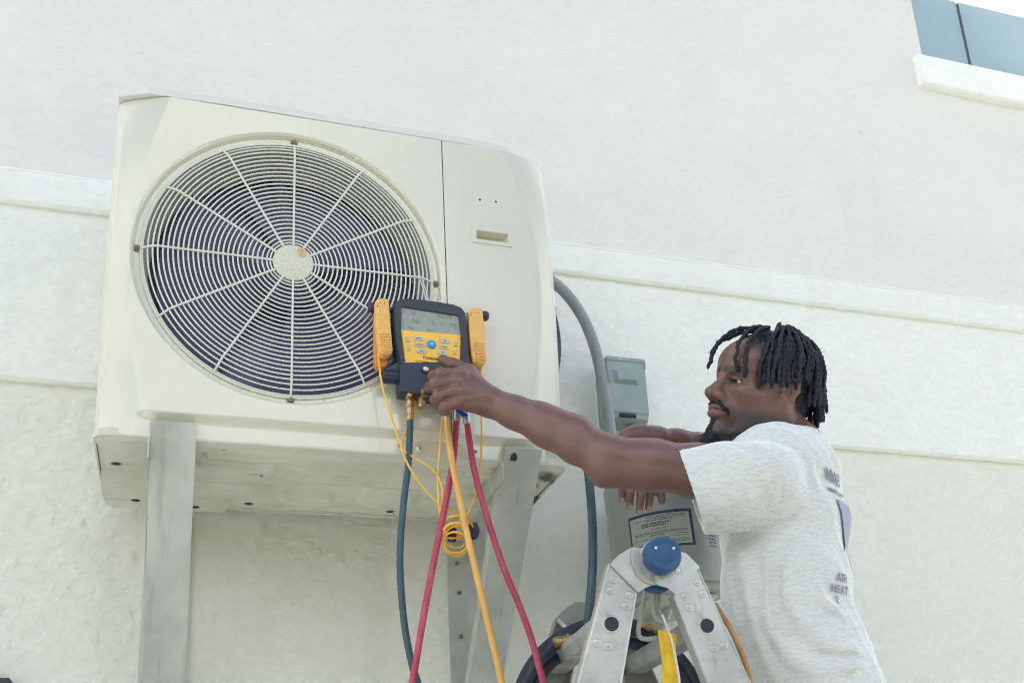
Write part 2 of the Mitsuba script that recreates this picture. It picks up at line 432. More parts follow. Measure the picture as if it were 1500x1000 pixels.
def setback(x, z):
    """How far the front stands back from y = 0 at x, z (unit's own frame)."""
    t = (z - 0.40) / 0.40
    inset = 0.044 + 0.070 * np.abs(t) ** 2.0
    e = np.minimum(x - X0, W - x)
    d = np.clip(inset - e, 0, None)
    s = 0.28 * d + 1.2 * d**2
    low = np.clip((0.09 - z) / 0.09, 0, 1)
    s = s * (1 - 0.35 * low)
    s = s + 14 * np.clip(0.014 - e, 0, None) ** 2 * 4
    ramp = np.clip((0.050 - z) / 0.014, 0, 1)
    side = np.clip((np.minimum(x - 0.060, W - 0.06 - x)) / 0.05, 0, 1)
    return s + 0.014 * ramp * side


def panel(x0, x1, hole=None, rect=None):
    xs = np.unique(np.concatenate([np.linspace(x0, x1, int((x1 - x0) / 0.008) + 1)] + ([X0 + np.array([0, .003, .006, .009, .012, .016])] if x0 < 0.01 else []) + ([W - np.array([0, .003, .006, .009, .012, .016])] if x1 > W - 0.01 else [])))
    zs = np.unique(np.concatenate([np.linspace(0, ZP, 99), [0.036, 0.043, 0.050, 0.053]]))
    X, Z = np.meshgrid(xs, zs)
    P = np.c_[X.ravel(), Z.ravel()]
    rings = [(0.3255, 0), (0.323, 0.001), (0.320, 0.004), (0.318, 0.009), (0.316, 0.014), (0.3035, 0.016)]
    if hole:
        P = P[np.hypot(P[:, 0] - FCX, P[:, 1] - FCZ) > 0.329]
        a = np.linspace(0, 2 * np.pi, 220, endpoint=False)
        P = np.vstack([P] + [np.c_[FCX + r * np.cos(a), FCZ + r * np.sin(a)] for r, _ in rings])
    if rect:
        a0, a1, b0, b1 = rect
        P = P[~((P[:, 0] > a0 - 0.004) & (P[:, 0] < a1 + 0.004) & (P[:, 1] > b0 - 0.004) & (P[:, 1] < b1 + 0.004))]
        u, w = np.linspace(a0, a1, 24), np.linspace(b0, b1, 12)
        P = np.vstack([P, np.c_[u, 0 * u + b0], np.c_[u, 0 * u + b1], np.c_[0 * w + a0, w], np.c_[0 * w + a1, w]])
        P = np.unique(P.round(7), axis=0)
    tri = Delaunay(P).simplices
    c = P[tri].mean(1)
    if hole:
        tri = tri[np.hypot(c[:, 0] - FCX, c[:, 1] - FCZ) > 0.3036]
        c = P[tri].mean(1)
    if rect:
        tri = tri[~((c[:, 0] > a0) & (c[:, 0] < a1) & (c[:, 1] > b0) & (c[:, 1] < b1))]
    y = setback(P[:, 0], P[:, 1])
    if hole:
        r = np.hypot(P[:, 0] - FCX, P[:, 1] - FCZ)
        y = y + np.where(r < 0.327, np.interp(r, [q[0] for q in rings][::-1], [q[1] for q in rings][::-1]), 0)
    v = np.c_[P[:, 0], y, P[:, 1] + ZB]
    n = np.cross(v[tri[:, 1]] - v[tri[:, 0]], v[tri[:, 2]] - v[tri[:, 0]])
    tri[n[:, 1] > 0] = tri[n[:, 1] > 0][:, ::-1]
    m = trimesh.Trimesh(v, tri, process=False)
    # returns along the top, the bottom and the seam
    out = [m]
    for zz, dz in ((ZP, -0.0), (0.0, 0.0)):
        u = np.linspace(x0, x1, 120)
        yy = setback(u, np.full_like(u, zz))
        q = np.vstack([np.c_[u, yy, 0 * u + ZB + zz], np.c_[u, yy + 0.03, 0 * u + ZB + zz + dz]])
        f = [[i, i + 1, 121 + i, 120 + i] for i in range(119)]
        out.append(tm(q, f if zz > 0 else [k[::-1] for k in f]))
    for xx, on in ((x0, x0 > 0.1), (x1, x1 < W - 0.1)):
        if on:
            w = np.linspace(0, ZP, 60); yy = setback(0 * w + xx, w)
            q = np.vstack([np.c_[0 * w + xx, yy, w + ZB], np.c_[0 * w + xx, yy + 0.012, w + ZB]])
            f = [[i, i + 1, 61 + i, 60 + i] for i in range(59)]
            out.append(tm(q, f))
    return trimesh.util.concatenate(out)


hp = [at(693.5, 333.5, y=0)[[0, 2]], at(748, 342, y=0)[[0, 2]], at(748, 361, y=0)[[0, 2]], at(693.5, 354, y=0)[[0, 2]]]
HX0, HX1 = (hp[0][0] + hp[3][0]) / 2, (hp[1][0] + hp[2][0]) / 2
HZ1, HZ0 = (hp[0][1] + hp[1][1]) / 2, (hp[2][1] + hp[3][1]) / 2
obj('front_panel', panel(X0, SEAM - 0.0012, hole=True), 'enamel', ac, smooth=9)
sp = obj('service_panel', panel(SEAM + 0.0012, W, rect=(HX0 + 0.005, HX1 - 0.005, HZ0 + 0.005 - ZB, HZ1 - 0.005 - ZB)), 'enamel', ac, smooth=9, label='narrow panel beside the fan with a recessed grip')
obj('seam', box(SEAM - 0.004, SEAM + 0.004, 0.008, 0.012, ZB + 0.05, ZB + ZP - 0.002), 'hole_dark', ac, smooth=False)
# grip: raised bezel and a sloped pocket behind it
o_, i_ = sg.box(HX0 - 0.001, HZ0 - 0.001, HX1 + 0.001, HZ1 + 0.001).buffer(0.002), sg.box(HX0 + 0.006, HZ0 + 0.006, HX1 - 0.006, HZ1 - 0.006)
obj('bezel', prism(o_.difference(i_), -0.003, 0.006), 'enamel', sp, smooth=30)
xa, xb, za, zb = HX0 + 0.005, HX1 - 0.005, HZ0 + 0.005, HZ1 - 0.005
pv = [(xa, .002, za), (xb, .002, za), (xb, .002, zb), (xa, .002, zb), (xa + .004, .014, za + .003), (xb - .010, .014, za + .003), (xb - .010, .024, zb - .001), (xa + .004, .024, zb - .001)]
obj('grip_pocket', tm(pv, [[0, 1, 5, 4], [1, 2, 6, 5], [2, 3, 7, 6], [3, 0, 4, 7], [4, 5, 6, 7]]), 'enamel', sp, smooth=False)
for q in ((703, 293), (726.5, 296)):
    a = at(*q, y=0)
    obj('screw_hole_shade', rod(a + [0, -0.0008, 0], a + [0, 0.002, 0], 0.0026, 12), 'hole_dark', sp)  # dark disc on the panel in place of the shaded hole
# casing: sides and back
zz = np.linspace(0, ZP, 60)
rings_ = []
for z in zz:
    yl = setback(np.array([X0]), np.array([z]))[0]; yr = setback(np.array([W]), np.array([z]))[0]
    rings_.append([(X0, yl, ZB + z), (X0, D - 0.02, ZB + z), (X0 + 0.02, D, ZB + z), (W - 0.02, D, ZB + z), (W, D - 0.02, ZB + z), (W, yr, ZB + z)])
v = np.array(rings_).reshape(-1, 3)
f = [[i * 6 + k, i * 6 + k + 1, (i + 1) * 6 + k + 1, (i + 1) * 6 + k] for i in range(59) for k in range(5)]
m = tm(v, f); m.invert()
obj('casing', m, 'enamel', ac, smooth=30)
# lid with a turned-down edge
lid = [at(172, 134, z=ZB + 0.800)[:2], at(214, 128.5, z=ZB + 0.800)[:2]]
out = [(X0 + 0.003, 0.030), (0.045, 0.006), (0.20, 0.002), (W - 0.20, 0.004), (W - 0.10, 0.012), (W - 0.012, 0.05), (W - 0.004, 0.08), (W + 0.002, D), (X0 - 0.002, D)]
out = sg.Polygon(out).buffer(0.006).buffer(-0.003)
lm = trimesh.creation.extrude_polygon(out, 0.017, engine='earcut'); lm.apply_translation([0, 0, ZB + ZP + 0.002])
inn = trimesh.creation.extrude_polygon(out.buffer(-0.004), 0.003, engine='earcut'); inn.apply_translation([0, 0, ZB + ZP + 0.0191])
obj('lid', [lm, inn], 'enamel_lid', ac, smooth=25)
# base pan with pressed channels and drain holes
nx, ny = 210, 90
xs, ys = np.linspace(X0 + 0.004, W - 0.004, nx), np.linspace(0.016, D + 0.002, ny)
X, Y = np.meshgrid(xs, ys)


def ridge(x, y, pts, w):
    d = np.full(x.shape, 9.0)
    for (ax, ay), (bx, by) in zip(pts[:-1], pts[1:]):
        t = np.clip(((x - ax) * (bx - ax) + (y - ay) * (by - ay)) / ((bx - ax) ** 2 + (by - ay) ** 2), 0, 1)
        d = np.minimum(d, np.hypot(x - ax - t * (bx - ax), y - ay - t * (by - ay)))
    return np.exp(-(d / w) ** 4)


E0 = 0.006 * ridge(X, Y, [(0.20, 0.09), (0.36, 0.09), (0.44, 0.105), (0.52, 0.10), (0.86, 0.10)], 0.008)
E0 = E0 + 0.007 * ridge(X, Y, [(0.19, 0.135), (0.33, 0.135), (0.40, 0.185), (0.80, 0.185)], 0.011)
E0 = E0 + 0.008 * (1 / (1 + np.exp(-(Y - 0.232 - 0.02 * np.tanh((X - 0.30) * 30)) / 0.003)))
E0 = E0 - 0.009 * (1 / (1 + np.exp(-(Y - 0.30) / 0.003))) * (1 / (1 + np.exp(-(X - 0.25) / 0.004)))
for (bx, by, rx, ry) in ((0.42, 0.275, 0.055, 0.028), (0.60, 0.25, 0.06, 0.04)):
    E0 = E0 + 0.007 / (1 + np.exp(np.minimum(((np.abs((X - bx) / rx) ** 4 + np.abs((Y - by) / ry) ** 4) - 1) * 5, 60)))
E0 = E0 + 0.005 / (1 + np.exp(np.minimum(((np.abs((X - 0.145) / 0.02) ** 4 + np.abs((Y - 0.17) / 0.03) ** 4) - 1) * 5, 60)))
E0 = np.clip(E0 * 1.9, -.011, .032)
bot = np.c_[X.ravel(), Y.ravel(), (ZB + 0.004 - E0).ravel()]
top = np.c_[X.ravel(), Y.ravel(), np.full(X.size, ZB + 0.016)]
N = nx * ny
I = np.arange(N).reshape(ny, nx)
q = np.stack([I[:-1, :-1], I[:-1, 1:], I[1:, 1:], I[1:, :-1]], -1).reshape(-1, 4)
ring = np.concatenate([I[0, :], I[1:, -1], I[-1, -2::-1], I[-2:0:-1, 0]])
sq = np.stack([ring, np.roll(ring, -1), np.roll(ring, -1) + N, ring + N], -1)
pan = tm(np.vstack([bot, top]), np.vstack([q[:, ::-1], q + N, sq]))
mp = m3.Manifold(m3.Mesh(vert_properties=pan.vertices.astype(np.float32), tri_verts=pan.faces.astype(np.uint32)))
shape_pan = sg.box(X0 + 0.002, 0.016, W - 0.002, D + 0.004).buffer(-0.03).buffer(0.03)
clip = m3.CrossSection([np.array(shape_pan.exterior.coords)[:-1]], m3.FillRule.NonZero).extrude(0.1).translate([0, 0, ZB - 0.05])
if mp.volume() < 0:
    pan.invert(); mp = m3.Manifold(m3.Mesh(vert_properties=pan.vertices.astype(np.float32), tri_verts=pan.faces.astype(np.uint32)))
mp = mp ^ clip
holes = [(170, 682), (199.5, 726), (286, 736), (364, 741.5), (478, 739.5), (571.5, 753)]
for h_ in holes:
    a = at(*h_, z=ZB)
    mp = mp - m3.Manifold.cylinder(0.06, 0.0105, 0.0105, 24).translate([a[0], a[1], ZB - 0.03])
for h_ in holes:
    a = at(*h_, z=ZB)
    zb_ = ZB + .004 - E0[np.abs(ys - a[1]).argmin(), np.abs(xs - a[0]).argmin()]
    obj('drain_hole_shade', rod([a[0], a[1], zb_ + .0015], [a[0], a[1], zb_ + .006], .0112, 20), 'hole_dark', ac)  # solid dark disc plugging each hole, standing in for its shade
for (px, py, sx, sy) in ((370, 697, .011, .0025), (383, 699.5, .0035, .006), (419, 700, .003, .003), (455, 703, .0035, .007), (464, 703, .009, .002), (540, 740.5, .002, .006), (643, 674, .008, .006), (327, 662, .004, .003)):
    a = at(px, py, z=ZB)
    mp = mp - m3.Manifold.cube([2 * sx, 2 * sy, 0.06], True).translate([a[0], a[1], ZB])
obj('base_pan', m2t(mp), 'base_paint', ac, smooth=35, label='stained underside of the unit with drain holes')
rim = np.array(shape_pan.buffer(0.002).exterior.coords)
obj('base_rim', tube(np.c_[rim[:-1], np.full(len(rim) - 1, ZB + 0.001)], 0.003, 8, closed=True), 'base_paint', ac)
obj('inner_shade_sheet', box(0.02, W - 0.02, 0.05, D - 0.01, ZB + 0.020, ZB + 0.022), 'hole_dark', ac, smooth=False)  # dark sheet above the pan standing in for shade inside the casing
# behind the grille: shroud, coil, fan
a = np.linspace(0, 2 * np.pi, 97)
prof = [(0.3038, 0.015), (0.298, 0.020), (0.294, 0.03), (0.293, 0.13)]
v = np.array([[FCX + r * math.cos(t), y, ZB + FCZ + r * math.sin(t)] for r, y in prof for t in a])
m = tm(v, [[i * 97 + k, i * 97 + k + 1, (i + 1) * 97 + k + 1, (i + 1) * 97 + k] for i in range(3) for k in range(96)])
obj('shroud', m, 'shroud_paint', ac, smooth=40)
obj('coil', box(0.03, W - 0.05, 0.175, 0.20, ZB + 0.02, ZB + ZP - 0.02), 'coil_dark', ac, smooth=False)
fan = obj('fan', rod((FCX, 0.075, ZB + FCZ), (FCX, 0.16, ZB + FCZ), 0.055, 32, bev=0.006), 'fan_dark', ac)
for k in range(3):
    t0 = 0.4 + k * 2 * math.pi / 3
    rr = np.linspace(0.05, 0.275, 14); ss = np.linspace(0, 1, 14)
    P = np.array([[(FCX + r * math.cos(t0 + (0.25 + 1.35 * s) * (0.75 + 0.6 * (r / 0.275)) - 0.5 * (r / .275)), 0.085 + 0.055 * s + 0.006 * math.sin(math.pi * s), ZB + FCZ + r * math.sin(t0 + (0.25 + 1.35 * s) * (0.75 + 0.6 * (r / 0.275)) - 0.5 * (r / .275))) for s in ss] for r in rr]).reshape(-1, 3)
    f = [[i * 14 + j, i * 14 + j + 1, (i + 1) * 14 + j + 1, (i + 1) * 14 + j] for i in range(13) for j in range(13)]
    P2 = P + [0, 0.004, 0]
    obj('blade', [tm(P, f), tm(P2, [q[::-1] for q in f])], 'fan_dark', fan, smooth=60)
# grille: wire rings on twelve spokes, hub plate, bolts
def gy(r):
    return -0.003 + 0.016 * np.clip((r - 0.272) / 0.032, 0, 1) ** 1.5


gr = obj('grille', lathe([(-.003, .0425), (.0010, .0425), (.0026, .0412), (.0034, .036), (.0046, .027), (.0054, .017), (.0058, .008), (.0060, 0)], (FCX, gy(0), ZB + FCZ), (0, -1, 0), 64), 'hub_paint', ac, smooth=60, label='round wire fan guard with a rust stained hub plate')
radii = [0.0475, 0.0545] + [0.064 + 0.00985 * i for i in range(25)]
for r in radii + [0.3040]:
    n = 72 if r < 0.15 else 110
    t = np.linspace(0, 2 * np.pi, n, endpoint=False)
    obj('ring', tube(np.c_[FCX + r * np.cos(t), np.full(n, gy(r)), ZB + FCZ + r * np.sin(t)], 0.0018 if r < .302 else 0.0028, 8, closed=True), 'grille_paint', gr, smooth=60)
for k in range(12):
    t = k * math.pi / 6
    rr = np.concatenate([np.linspace(0.040, 0.268, 8), np.linspace(0.275, 0.304, 6)])
    obj('spoke', tube(np.c_[FCX + rr * math.cos(t), gy(rr) - 0.0022, ZB + FCZ + rr * math.sin(t)], 0.0024, 8), 'grille_paint', gr, smooth=60)
for k in range(4):
    t = k * math.pi / 2
    c = np.array([FCX + 0.311 * math.cos(t), 0, ZB + FCZ + 0.311 * math.sin(t)])
    b = obj('bolt', lathe([(0, 0.0075), (0.0015, 0.0078), (0.0025, 0.004), (0.003, 0.0046), (0.007, 0.0043), (0.0075, 0.003), (0.0076, 0)], c + [0, 0.014, 0], (0, -1, 0), 12), 'rusty_steel', gr)
a = at(614.5, 657, y=0.014)
obj('screw', lathe([(0, 0.0065), (0.001, 0.0065), (0.002, 0.0045), (0.003, 0.0035), (0.0031, 0)], a, (0, -1, 0), 16), 'bright_steel', ac)
for q in ((585.5, 653), (696.5, 661.5)):
    a = at(*q, y=0.014)
    obj('screw', lathe([(0, 0.004), (0.001, 0.004), (0.002, 0.002), (0.0021, 0)], a + [0, .0005, 0], (0, -1, 0), 12), 'rusty_steel', ac)


# ---------------------------------------------------------------- brackets under the unit
def bracket(x0, x1, label):
    t = thing('wall_bracket', label, 'bracket', 'galvanised brackets that carry the outdoor unit')
    a, b = np.array([-0.016, 2.522]), np.array([0.462, 1.955])     # y, z of the strut's outer face, top and foot
    d = (b - a) / np.linalg.norm(b - a); n = np.array([-d[1], d[0]])
    if n[0] > 0:
        n = -n
    th = 0.005
    pr = [a, b, b - n * th, a - n * th]
    def slab(x0, x1, pr):
        return hull([(x, p[0], p[1]) for x in (x0, x1) for p in pr])
    obj('strut', slab(x0, x1, pr), 'galvanised', t, smooth=False)
    fl = [a - n * th, b - n * th, b - n * 0.035, a - n * 0.035 + d * 0.012]
    obj('strut_flange', slab(x0, x0 + 0.004, fl), 'galvanised', t, smooth=False)
    obj('strut_flange', slab(x1 - 0.004, x1, fl), 'galvanised', t, smooth=False)
    obj('arm', [box(x0 - 0.004, x0 - 0.0005, 0.006, 0.465, 2.455, 2.497), box(x0 - 0.004, x1 - 0.01, 0.020, 0.465, 2.4935, 2.4975)], 'galvanised', t, smooth=False)
    obj('wall_leg', [box(x0 - 0.014, x1 + 0.004, 0.461, 0.469, 1.90, 2.495)], 'galvanised', t, smooth=False)
    gus = [(0.02, 2.492), (0.44, 2.492), (0.44, 2.30)]
    return t, x0, x1


bl = bracket(0.0900, 0.1745, 'left galvanised steel bracket under the unit, its strut running straight down')
br = bracket(0.8010, 0.8820, 'right galvanised steel bracket under the unit beside the yellow cable coil')


# ---------------------------------------------------------------- soft solids: a signed distance field on a grid, meshed with surface nets
class Field:
    def __init__(s, lo, hi, h):
        s.h, s.lo = h, np.asarray(lo, float)
        s.n = np.ceil((np.asarray(hi) - s.lo) / h).astype(int) + 1
        s.d = np.full(s.n, 0.06, np.float32)

    def _win(s, lo, hi):
        a = np.clip(np.floor((np.asarray(lo) - s.lo) / s.h).astype(int), 0, s.n)
        b = np.clip(np.ceil((np.asarray(hi) - s.lo) / s.h).astype(int) + 1, 0, s.n)
        if (b <= a).any():
            return None, None
        g = [(s.lo[i] + s.h * np.arange(a[i], b[i])).astype(np.float32) for i in range(3)]
        return tuple(slice(a[i], b[i]) for i in range(3)), np.meshgrid(*g, indexing='ij', sparse=True)

    def _put(s, w, d, k, op):
        o = s.d[w]
        if op == 'add':
            hh = np.maximum(k - np.abs(o - d), 0) / k
            s.d[w] = np.minimum(o, d) - hh * hh * k * 0.25
        elif op == 'sub':
            d = -d
            hh = np.maximum(k - np.abs(o - d), 0) / k
            s.d[w] = np.maximum(o, d) + hh * hh * k * 0.25

    def cone(s, a, b, ra, rb=None, k=0.01, op='add', pad=0.02):
        rb = ra if rb is None else rb
        a, b = np.asarray(a, np.float32), np.asarray(b, np.float32)
        m = max(ra, rb) + pad + k
        w, g = s._win(np.minimum(a, b) - m, np.maximum(a, b) + m)
        if w is None:
            return s
        ab = b - a; L2 = float(ab @ ab) + 1e-12
        q = [g[i] - a[i] for i in range(3)]
        t = np.clip((q[0] * ab[0] + q[1] * ab[1] + q[2] * ab[2]) / L2, 0, 1)
        d = np.sqrt((q[0] - t * ab[0]) ** 2 + (q[1] - t * ab[1]) ** 2 + (q[2] - t * ab[2]) ** 2) - (ra + (rb - ra) * t)
        s._put(w, d, k, op)
        return s

    def chain(s, pts, rs, k=0.01, op='add'):
        for i in range(len(pts) - 1):
            s.cone(pts[i], pts[i + 1], rs[i], rs[i + 1], k, op)
        return s

    def ell(s, c, r, axes=None, k=0.01, op='add', pad=0.02):
        """An ellipsoid; axes are its three unit directions as rows."""
        c = np.asarray(c, float); r = np.asarray(r, float)
        R = np.eye(3) if axes is None else np.asarray(axes, float)
        m = np.abs(R * r[:, None]).max(0) + np.sqrt(((R * r[:, None]) ** 2).sum(0)) * 0 + 0
        m = np.sqrt(((R * r[:, None]) ** 2).sum(0)) + pad + k
        w, g = s._win(c - m, c + m)
        if w is None:
            return s
        q = [g[i] - np.float32(c[i]) for i in range(3)]
        u = [(q[0] * np.float32(R[j][0]) + q[1] * np.float32(R[j][1]) + q[2] * np.float32(R[j][2])) for j in range(3)]
        k0 = np.sqrt(sum((u[j] / np.float32(r[j])) ** 2 for j in range(3)))
        k1 = np.sqrt(sum((u[j] / np.float32(r[j] ** 2)) ** 2 for j in range(3))) + 1e-6
        s._put(w, k0 * (k0 - 1) / k1, k, op)
        return s

    def warp(s, lo, hi, fn):
        """Adds fn(x, y, z) metres to the distance within the window, where the surface is near."""
        w, g = s._win(lo, hi)
        if w is not None:
            s.d[w] = s.d[w] + fn(*g).astype(np.float32)
        return s

    def crease(s, pts, depth, width, k=None):
        """A raised (depth > 0) or sunk fold along the points; width fades it."""
        pts = np.asarray(pts, float)
        m = width * 3
        w, g = s._win(pts.min(0) - m, pts.max(0) + m)
        if w is None:
            return s
        best, tt, n = None, 0, len(pts) - 1
        for i in range(n):
            a, ab = pts[i], pts[i + 1] - pts[i]
            q = [g[j] - a[j] for j in range(3)]
            t = np.clip(sum(q[j] * ab[j] for j in range(3)) / (ab @ ab), 0, 1)
            d2 = sum((q[j] - t * ab[j]) ** 2 for j in range(3))
            T_ = (i + t) / n
            if best is None:
                best, tt = d2, T_
            else:
                tt = np.where(d2 < best, T_, tt); best = np.minimum(best, d2)
        fade = np.clip(np.minimum(tt, 1 - tt) * 4 + 0.15, 0, 1)
        s.d[w] = s.d[w] - (depth * fade * np.exp(-best / width**2)).astype(np.float32)
        return s

    def sample(s, p):
        from scipy.ndimage import map_coordinates
        return map_coordinates(s.d, ((np.asarray(p) - s.lo) / s.h).T, order=1, mode='nearest')

    def mesh(s, smooth=1):
        d = s.d
        ins = d < 0
        A = ins[:-1, :-1, :-1].astype(np.int8)
        c = A.copy()
        for i in (0, 1):
            for j in (0, 1):
                for k in (0, 1):
                    if i + j + k:
                        c += ins[i:ins.shape[0] - 1 + i, j:ins.shape[1] - 1 + j, k:ins.shape[2] - 1 + k]
        act = np.argwhere((c > 0) & (c < 8))
        idx = np.full(A.shape, -1, np.int32)
        idx[tuple(act.T)] = np.arange(len(act))
        cor = np.array([(i, j, k) for i in (0, 1) for j in (0, 1) for k in (0, 1)])
        val = np.stack([d[tuple((act + o).T)] for o in cor], 1)
        acc = np.zeros((len(act), 3)); cnt = np.zeros(len(act))
        for a in range(8):
            for b in range(a + 1, 8):
                if np.abs(cor[a] - cor[b]).sum() == 1:
                    va, vb = val[:, a], val[:, b]
                    x = (va < 0) != (vb < 0)
                    t = np.where(x, va / np.where(x, va - vb, 1), 0)
                    acc += np.where(x[:, None], cor[a] + t[:, None] * (cor[b] - cor[a]), 0); cnt += x
        v = s.lo + s.h * (act + acc / cnt[:, None])
        faces = []
        for ax in range(3):
            u, w = (ax + 1) % 3, (ax + 2) % 3
            sl0, sl1 = [slice(None)] * 3, [slice(None)] * 3
            sl0[ax], sl1[ax] = slice(0, -1), slice(1, None)
            x0, x1 = ins[tuple(sl0)], ins[tuple(sl1)]
            e = np.argwhere(x0 != x1)
            e = e[(e[:, u] > 0) & (e[:, w] > 0) & (e[:, u] < s.n[u] - 1) & (e[:, w] < s.n[w] - 1)]
            q = []
            for du, dw in ((1, 1), (0, 1), (0, 0), (1, 0)):
                o = e.copy(); o[:, u] -= du; o[:, w] -= dw
                q.append(idx[tuple(o.T)])
            q = np.stack(q, 1)
            flip = ~x0[tuple(e.T)]
            q[flip] = q[flip][:, ::-1]
            faces.append(q)
        q = np.vstack(faces)
        q = q[(q >= 0).all(1)]
        from scipy.sparse import coo_matrix
        from scipy.sparse.csgraph import connected_components
        a, b = np.concatenate([q[:, i] for i in range(4)]), np.concatenate([q[:, (i + 1) % 4] for i in range(4)])
        G = coo_matrix((np.ones(2 * len(a)), (np.r_[a, b], np.r_[b, a])), shape=(len(v), len(v))).tocsr()
        G.data[:] = 1
        deg = np.maximum(np.asarray(G.sum(1)), 1)
        for _ in range(smooth):
            for lam in (0.5, -0.52):
                v = v + lam * (G @ v / deg - v)
        _, lab = connected_components(G, directed=False)
        size = np.bincount(lab)
        ok = size[lab] > 60
        q = q[ok[q].all(1)]
        used = np.unique(q); new = np.zeros(len(v), int); new[used] = np.arange(len(used))
        return tm(v[used], new[q])


# ---------------------------------------------------------------- the person on the ladder
def nrm(v):
    v = np.asarray(v, float)
    return v / np.linalg.norm(v)


def vcol(name, rough, **k):
    return mat(name, {'type': 'mesh_attribute', 'name': 'vertex_color'}, rough, **k)


vcol('skin', 0.40, specular=0.6, bump=lambda p, n, uv: fbm(p.x * 420, p.y * 420, p.z * 420, 2) + 0.8 * fbm(p.x * 90, p.y * 90, p.z * 90, 2), bscale=0.0004)
mat('loc_hair', (0.013, 0.016, 0.026), 0.55, specular=0.4, bump=lambda p, n, uv: fbm(p.x * 420, p.y * 420, p.z * 420, 3), bscale=0.004)
mat('beard_hair', (0.017, 0.016, 0.019), 0.6, specular=0.3, bump=lambda p, n, uv: fbm(p.x * 700, p.y * 700, p.z * 320, 2), bscale=0.002)


def heather(p, n, uv):
    a = fbm(p.x * 210, p.y * 210, p.z * 640, 2)
    b = fbm(p.x * 85, p.y * 85, p.z * 250 + 5, 2)
    c = noise(p.x * 8, p.y * 8, p.z * 8)
    t = smoothstep(0.38, 0.70, 0.55 * a + 0.45 * b)
    return mix((0.62, 0.642, 0.626), (0.515, 0.54, 0.522), t) * (0.97 + 0.05 * c)


mat('heather_cotton', proc(heather), 0.95, specular=0.2, sheen=0.3, bump=lambda p, n, uv: fbm(p.x * 500, p.y * 500, p.z * 500, 2) + 2.5 * fbm(p.x * 40, p.y * 40, p.z * 40, 3), bscale=0.0006)
mat('shirt_print', (0.20, 0.20, 0.26), 0.9)
mat('shirt_print_violet', (0.34, 0.33, 0.43), 0.9)
mat('denim', (0.05, 0.06, 0.09), 0.95)
mat('boot_leather', (0.10, 0.07, 0.05), 0.6)
mat('nail', (0.36, 0.22, 0.18), 0.35)

person = thing('person', 'man with short dreadlocks in grey heather T-shirt leaning over the ladder towards the gauge', 'person')
WRL, ELL, SHL = at(722, 591, y=-.13), at(893, 671, y=-.24), at(1100, 692, y=-.33)
TF = nrm([-.75, .66, 0]); TL = np.array([-TF[1], TF[0], 0])          # torso: forwards and to his left
SHR = SHL - 0.36 * TL + [0.0, 0, -0.01]
WRR, ELR = at(962, 645, y=0.0), at(1100, 668, y=.03)
HC = at(1112.7, 572.8, y=-.196)
hyaw, hpit, hrol = math.radians(8), math.radians(-4), math.radians(23)
HF = np.array([-math.cos(hyaw) * math.cos(hpit), -math.sin(hyaw) * math.cos(hpit), -math.sin(hpit)])
HL = nrm(np.cross([0, 0, 1], HF)); HU = np.cross(HF, HL)
HL, HU = math.cos(hrol) * HL - math.sin(hrol) * HU, math.cos(hrol) * HU + math.sin(hrol) * HL
HS = 1.02


def hd(f, l, u):
    return HC + HS * (f * HF + l * HL + u * HU)


HA = np.array([HF, HL, HU])
B = Field((0.58, -0.47, 2.22), (1.55, 0.14, 2.84), 0.0023)
# torso core, neck
NB = at(1166, 668, y=-.19)
CH = (SHL + SHR) / 2
B.cone(CH + [0, 0, -0.06], CH + [0.02, 0, -0.16], 0.10, 0.09, 0.03)
B.cone(SHL - TL * 0.03 - [0, 0, .02], SHR + TL * 0.03 - [0, 0, .02], 0.045, 0.045, 0.03)
B.cone(CH + [0.02, 0, 0.0], NB, 0.085, 0.066, 0.04)
B.cone(NB + [-.005, 0, 0], hd(-.030, 0, -.045), 0.062, 0.057, 0.03)
B.cone(NB + TL * .05 - [0, 0, .03], SHL + [0.01, 0.01, -.012], 0.044, 0.040, 0.04)
# head
B.ell(hd(-.016, 0, .036), HS * np.array([.098, .077, .083]), HA, 0.02)
B.ell(hd(.036, 0, -.022), HS * np.array([.056, .058, .080]), HA, 0.03)
for s in (-1, 1):
    B.cone(hd(-.018, s * .052, -.045), hd(.060, s * .016, -.110), HS * .020, HS * .019, 0.03)
    B.cone(hd(-.018, s * .055, -.02), hd(-.012, s * .050, -.06), HS * .020, HS * .018, 0.03)
    B.ell(hd(.056, s * .042, -.016), HS * np.array([.026, .022, .017]), HA, 0.022)
B.ell(hd(.052, 0, .048), HS * np.array([.045, .058, .042]), HA, 0.03)
B.cone(hd(.084, -.012, .021), hd(.084, .012, .021), HS * .011, k=0.012)
for s in (-1, 1):
    B.cone(hd(.085, s * .012, .021), hd(.066, s * .047, .020), HS * .0105, HS * .0095, 0.012)
    B.ell(hd(.094, s * .031, .002), HS * np.array([.021, .017, .0105]), HA, 0.012, 'sub')
    B.ell(hd(.0690, s * .031, .0005), HS * np.array([.0115, .0125, .0112]), HA, 0.003)
    B.cone(hd(.0840, s * .020, .0082), hd(.072, s * .046, .0050), HS * .0042, HS * .0036, 0.004)      # upper lid
    B.cone(hd(.0835, s * .021, -.0068), hd(.073, s * .045, -.0048), HS * .0040, HS * .0034, 0.005)    # lower lid
    B.cone(hd(.081, s * .022, -.016), hd(.070, s * .044, -.014), HS * .005, HS * .005, 0.012)
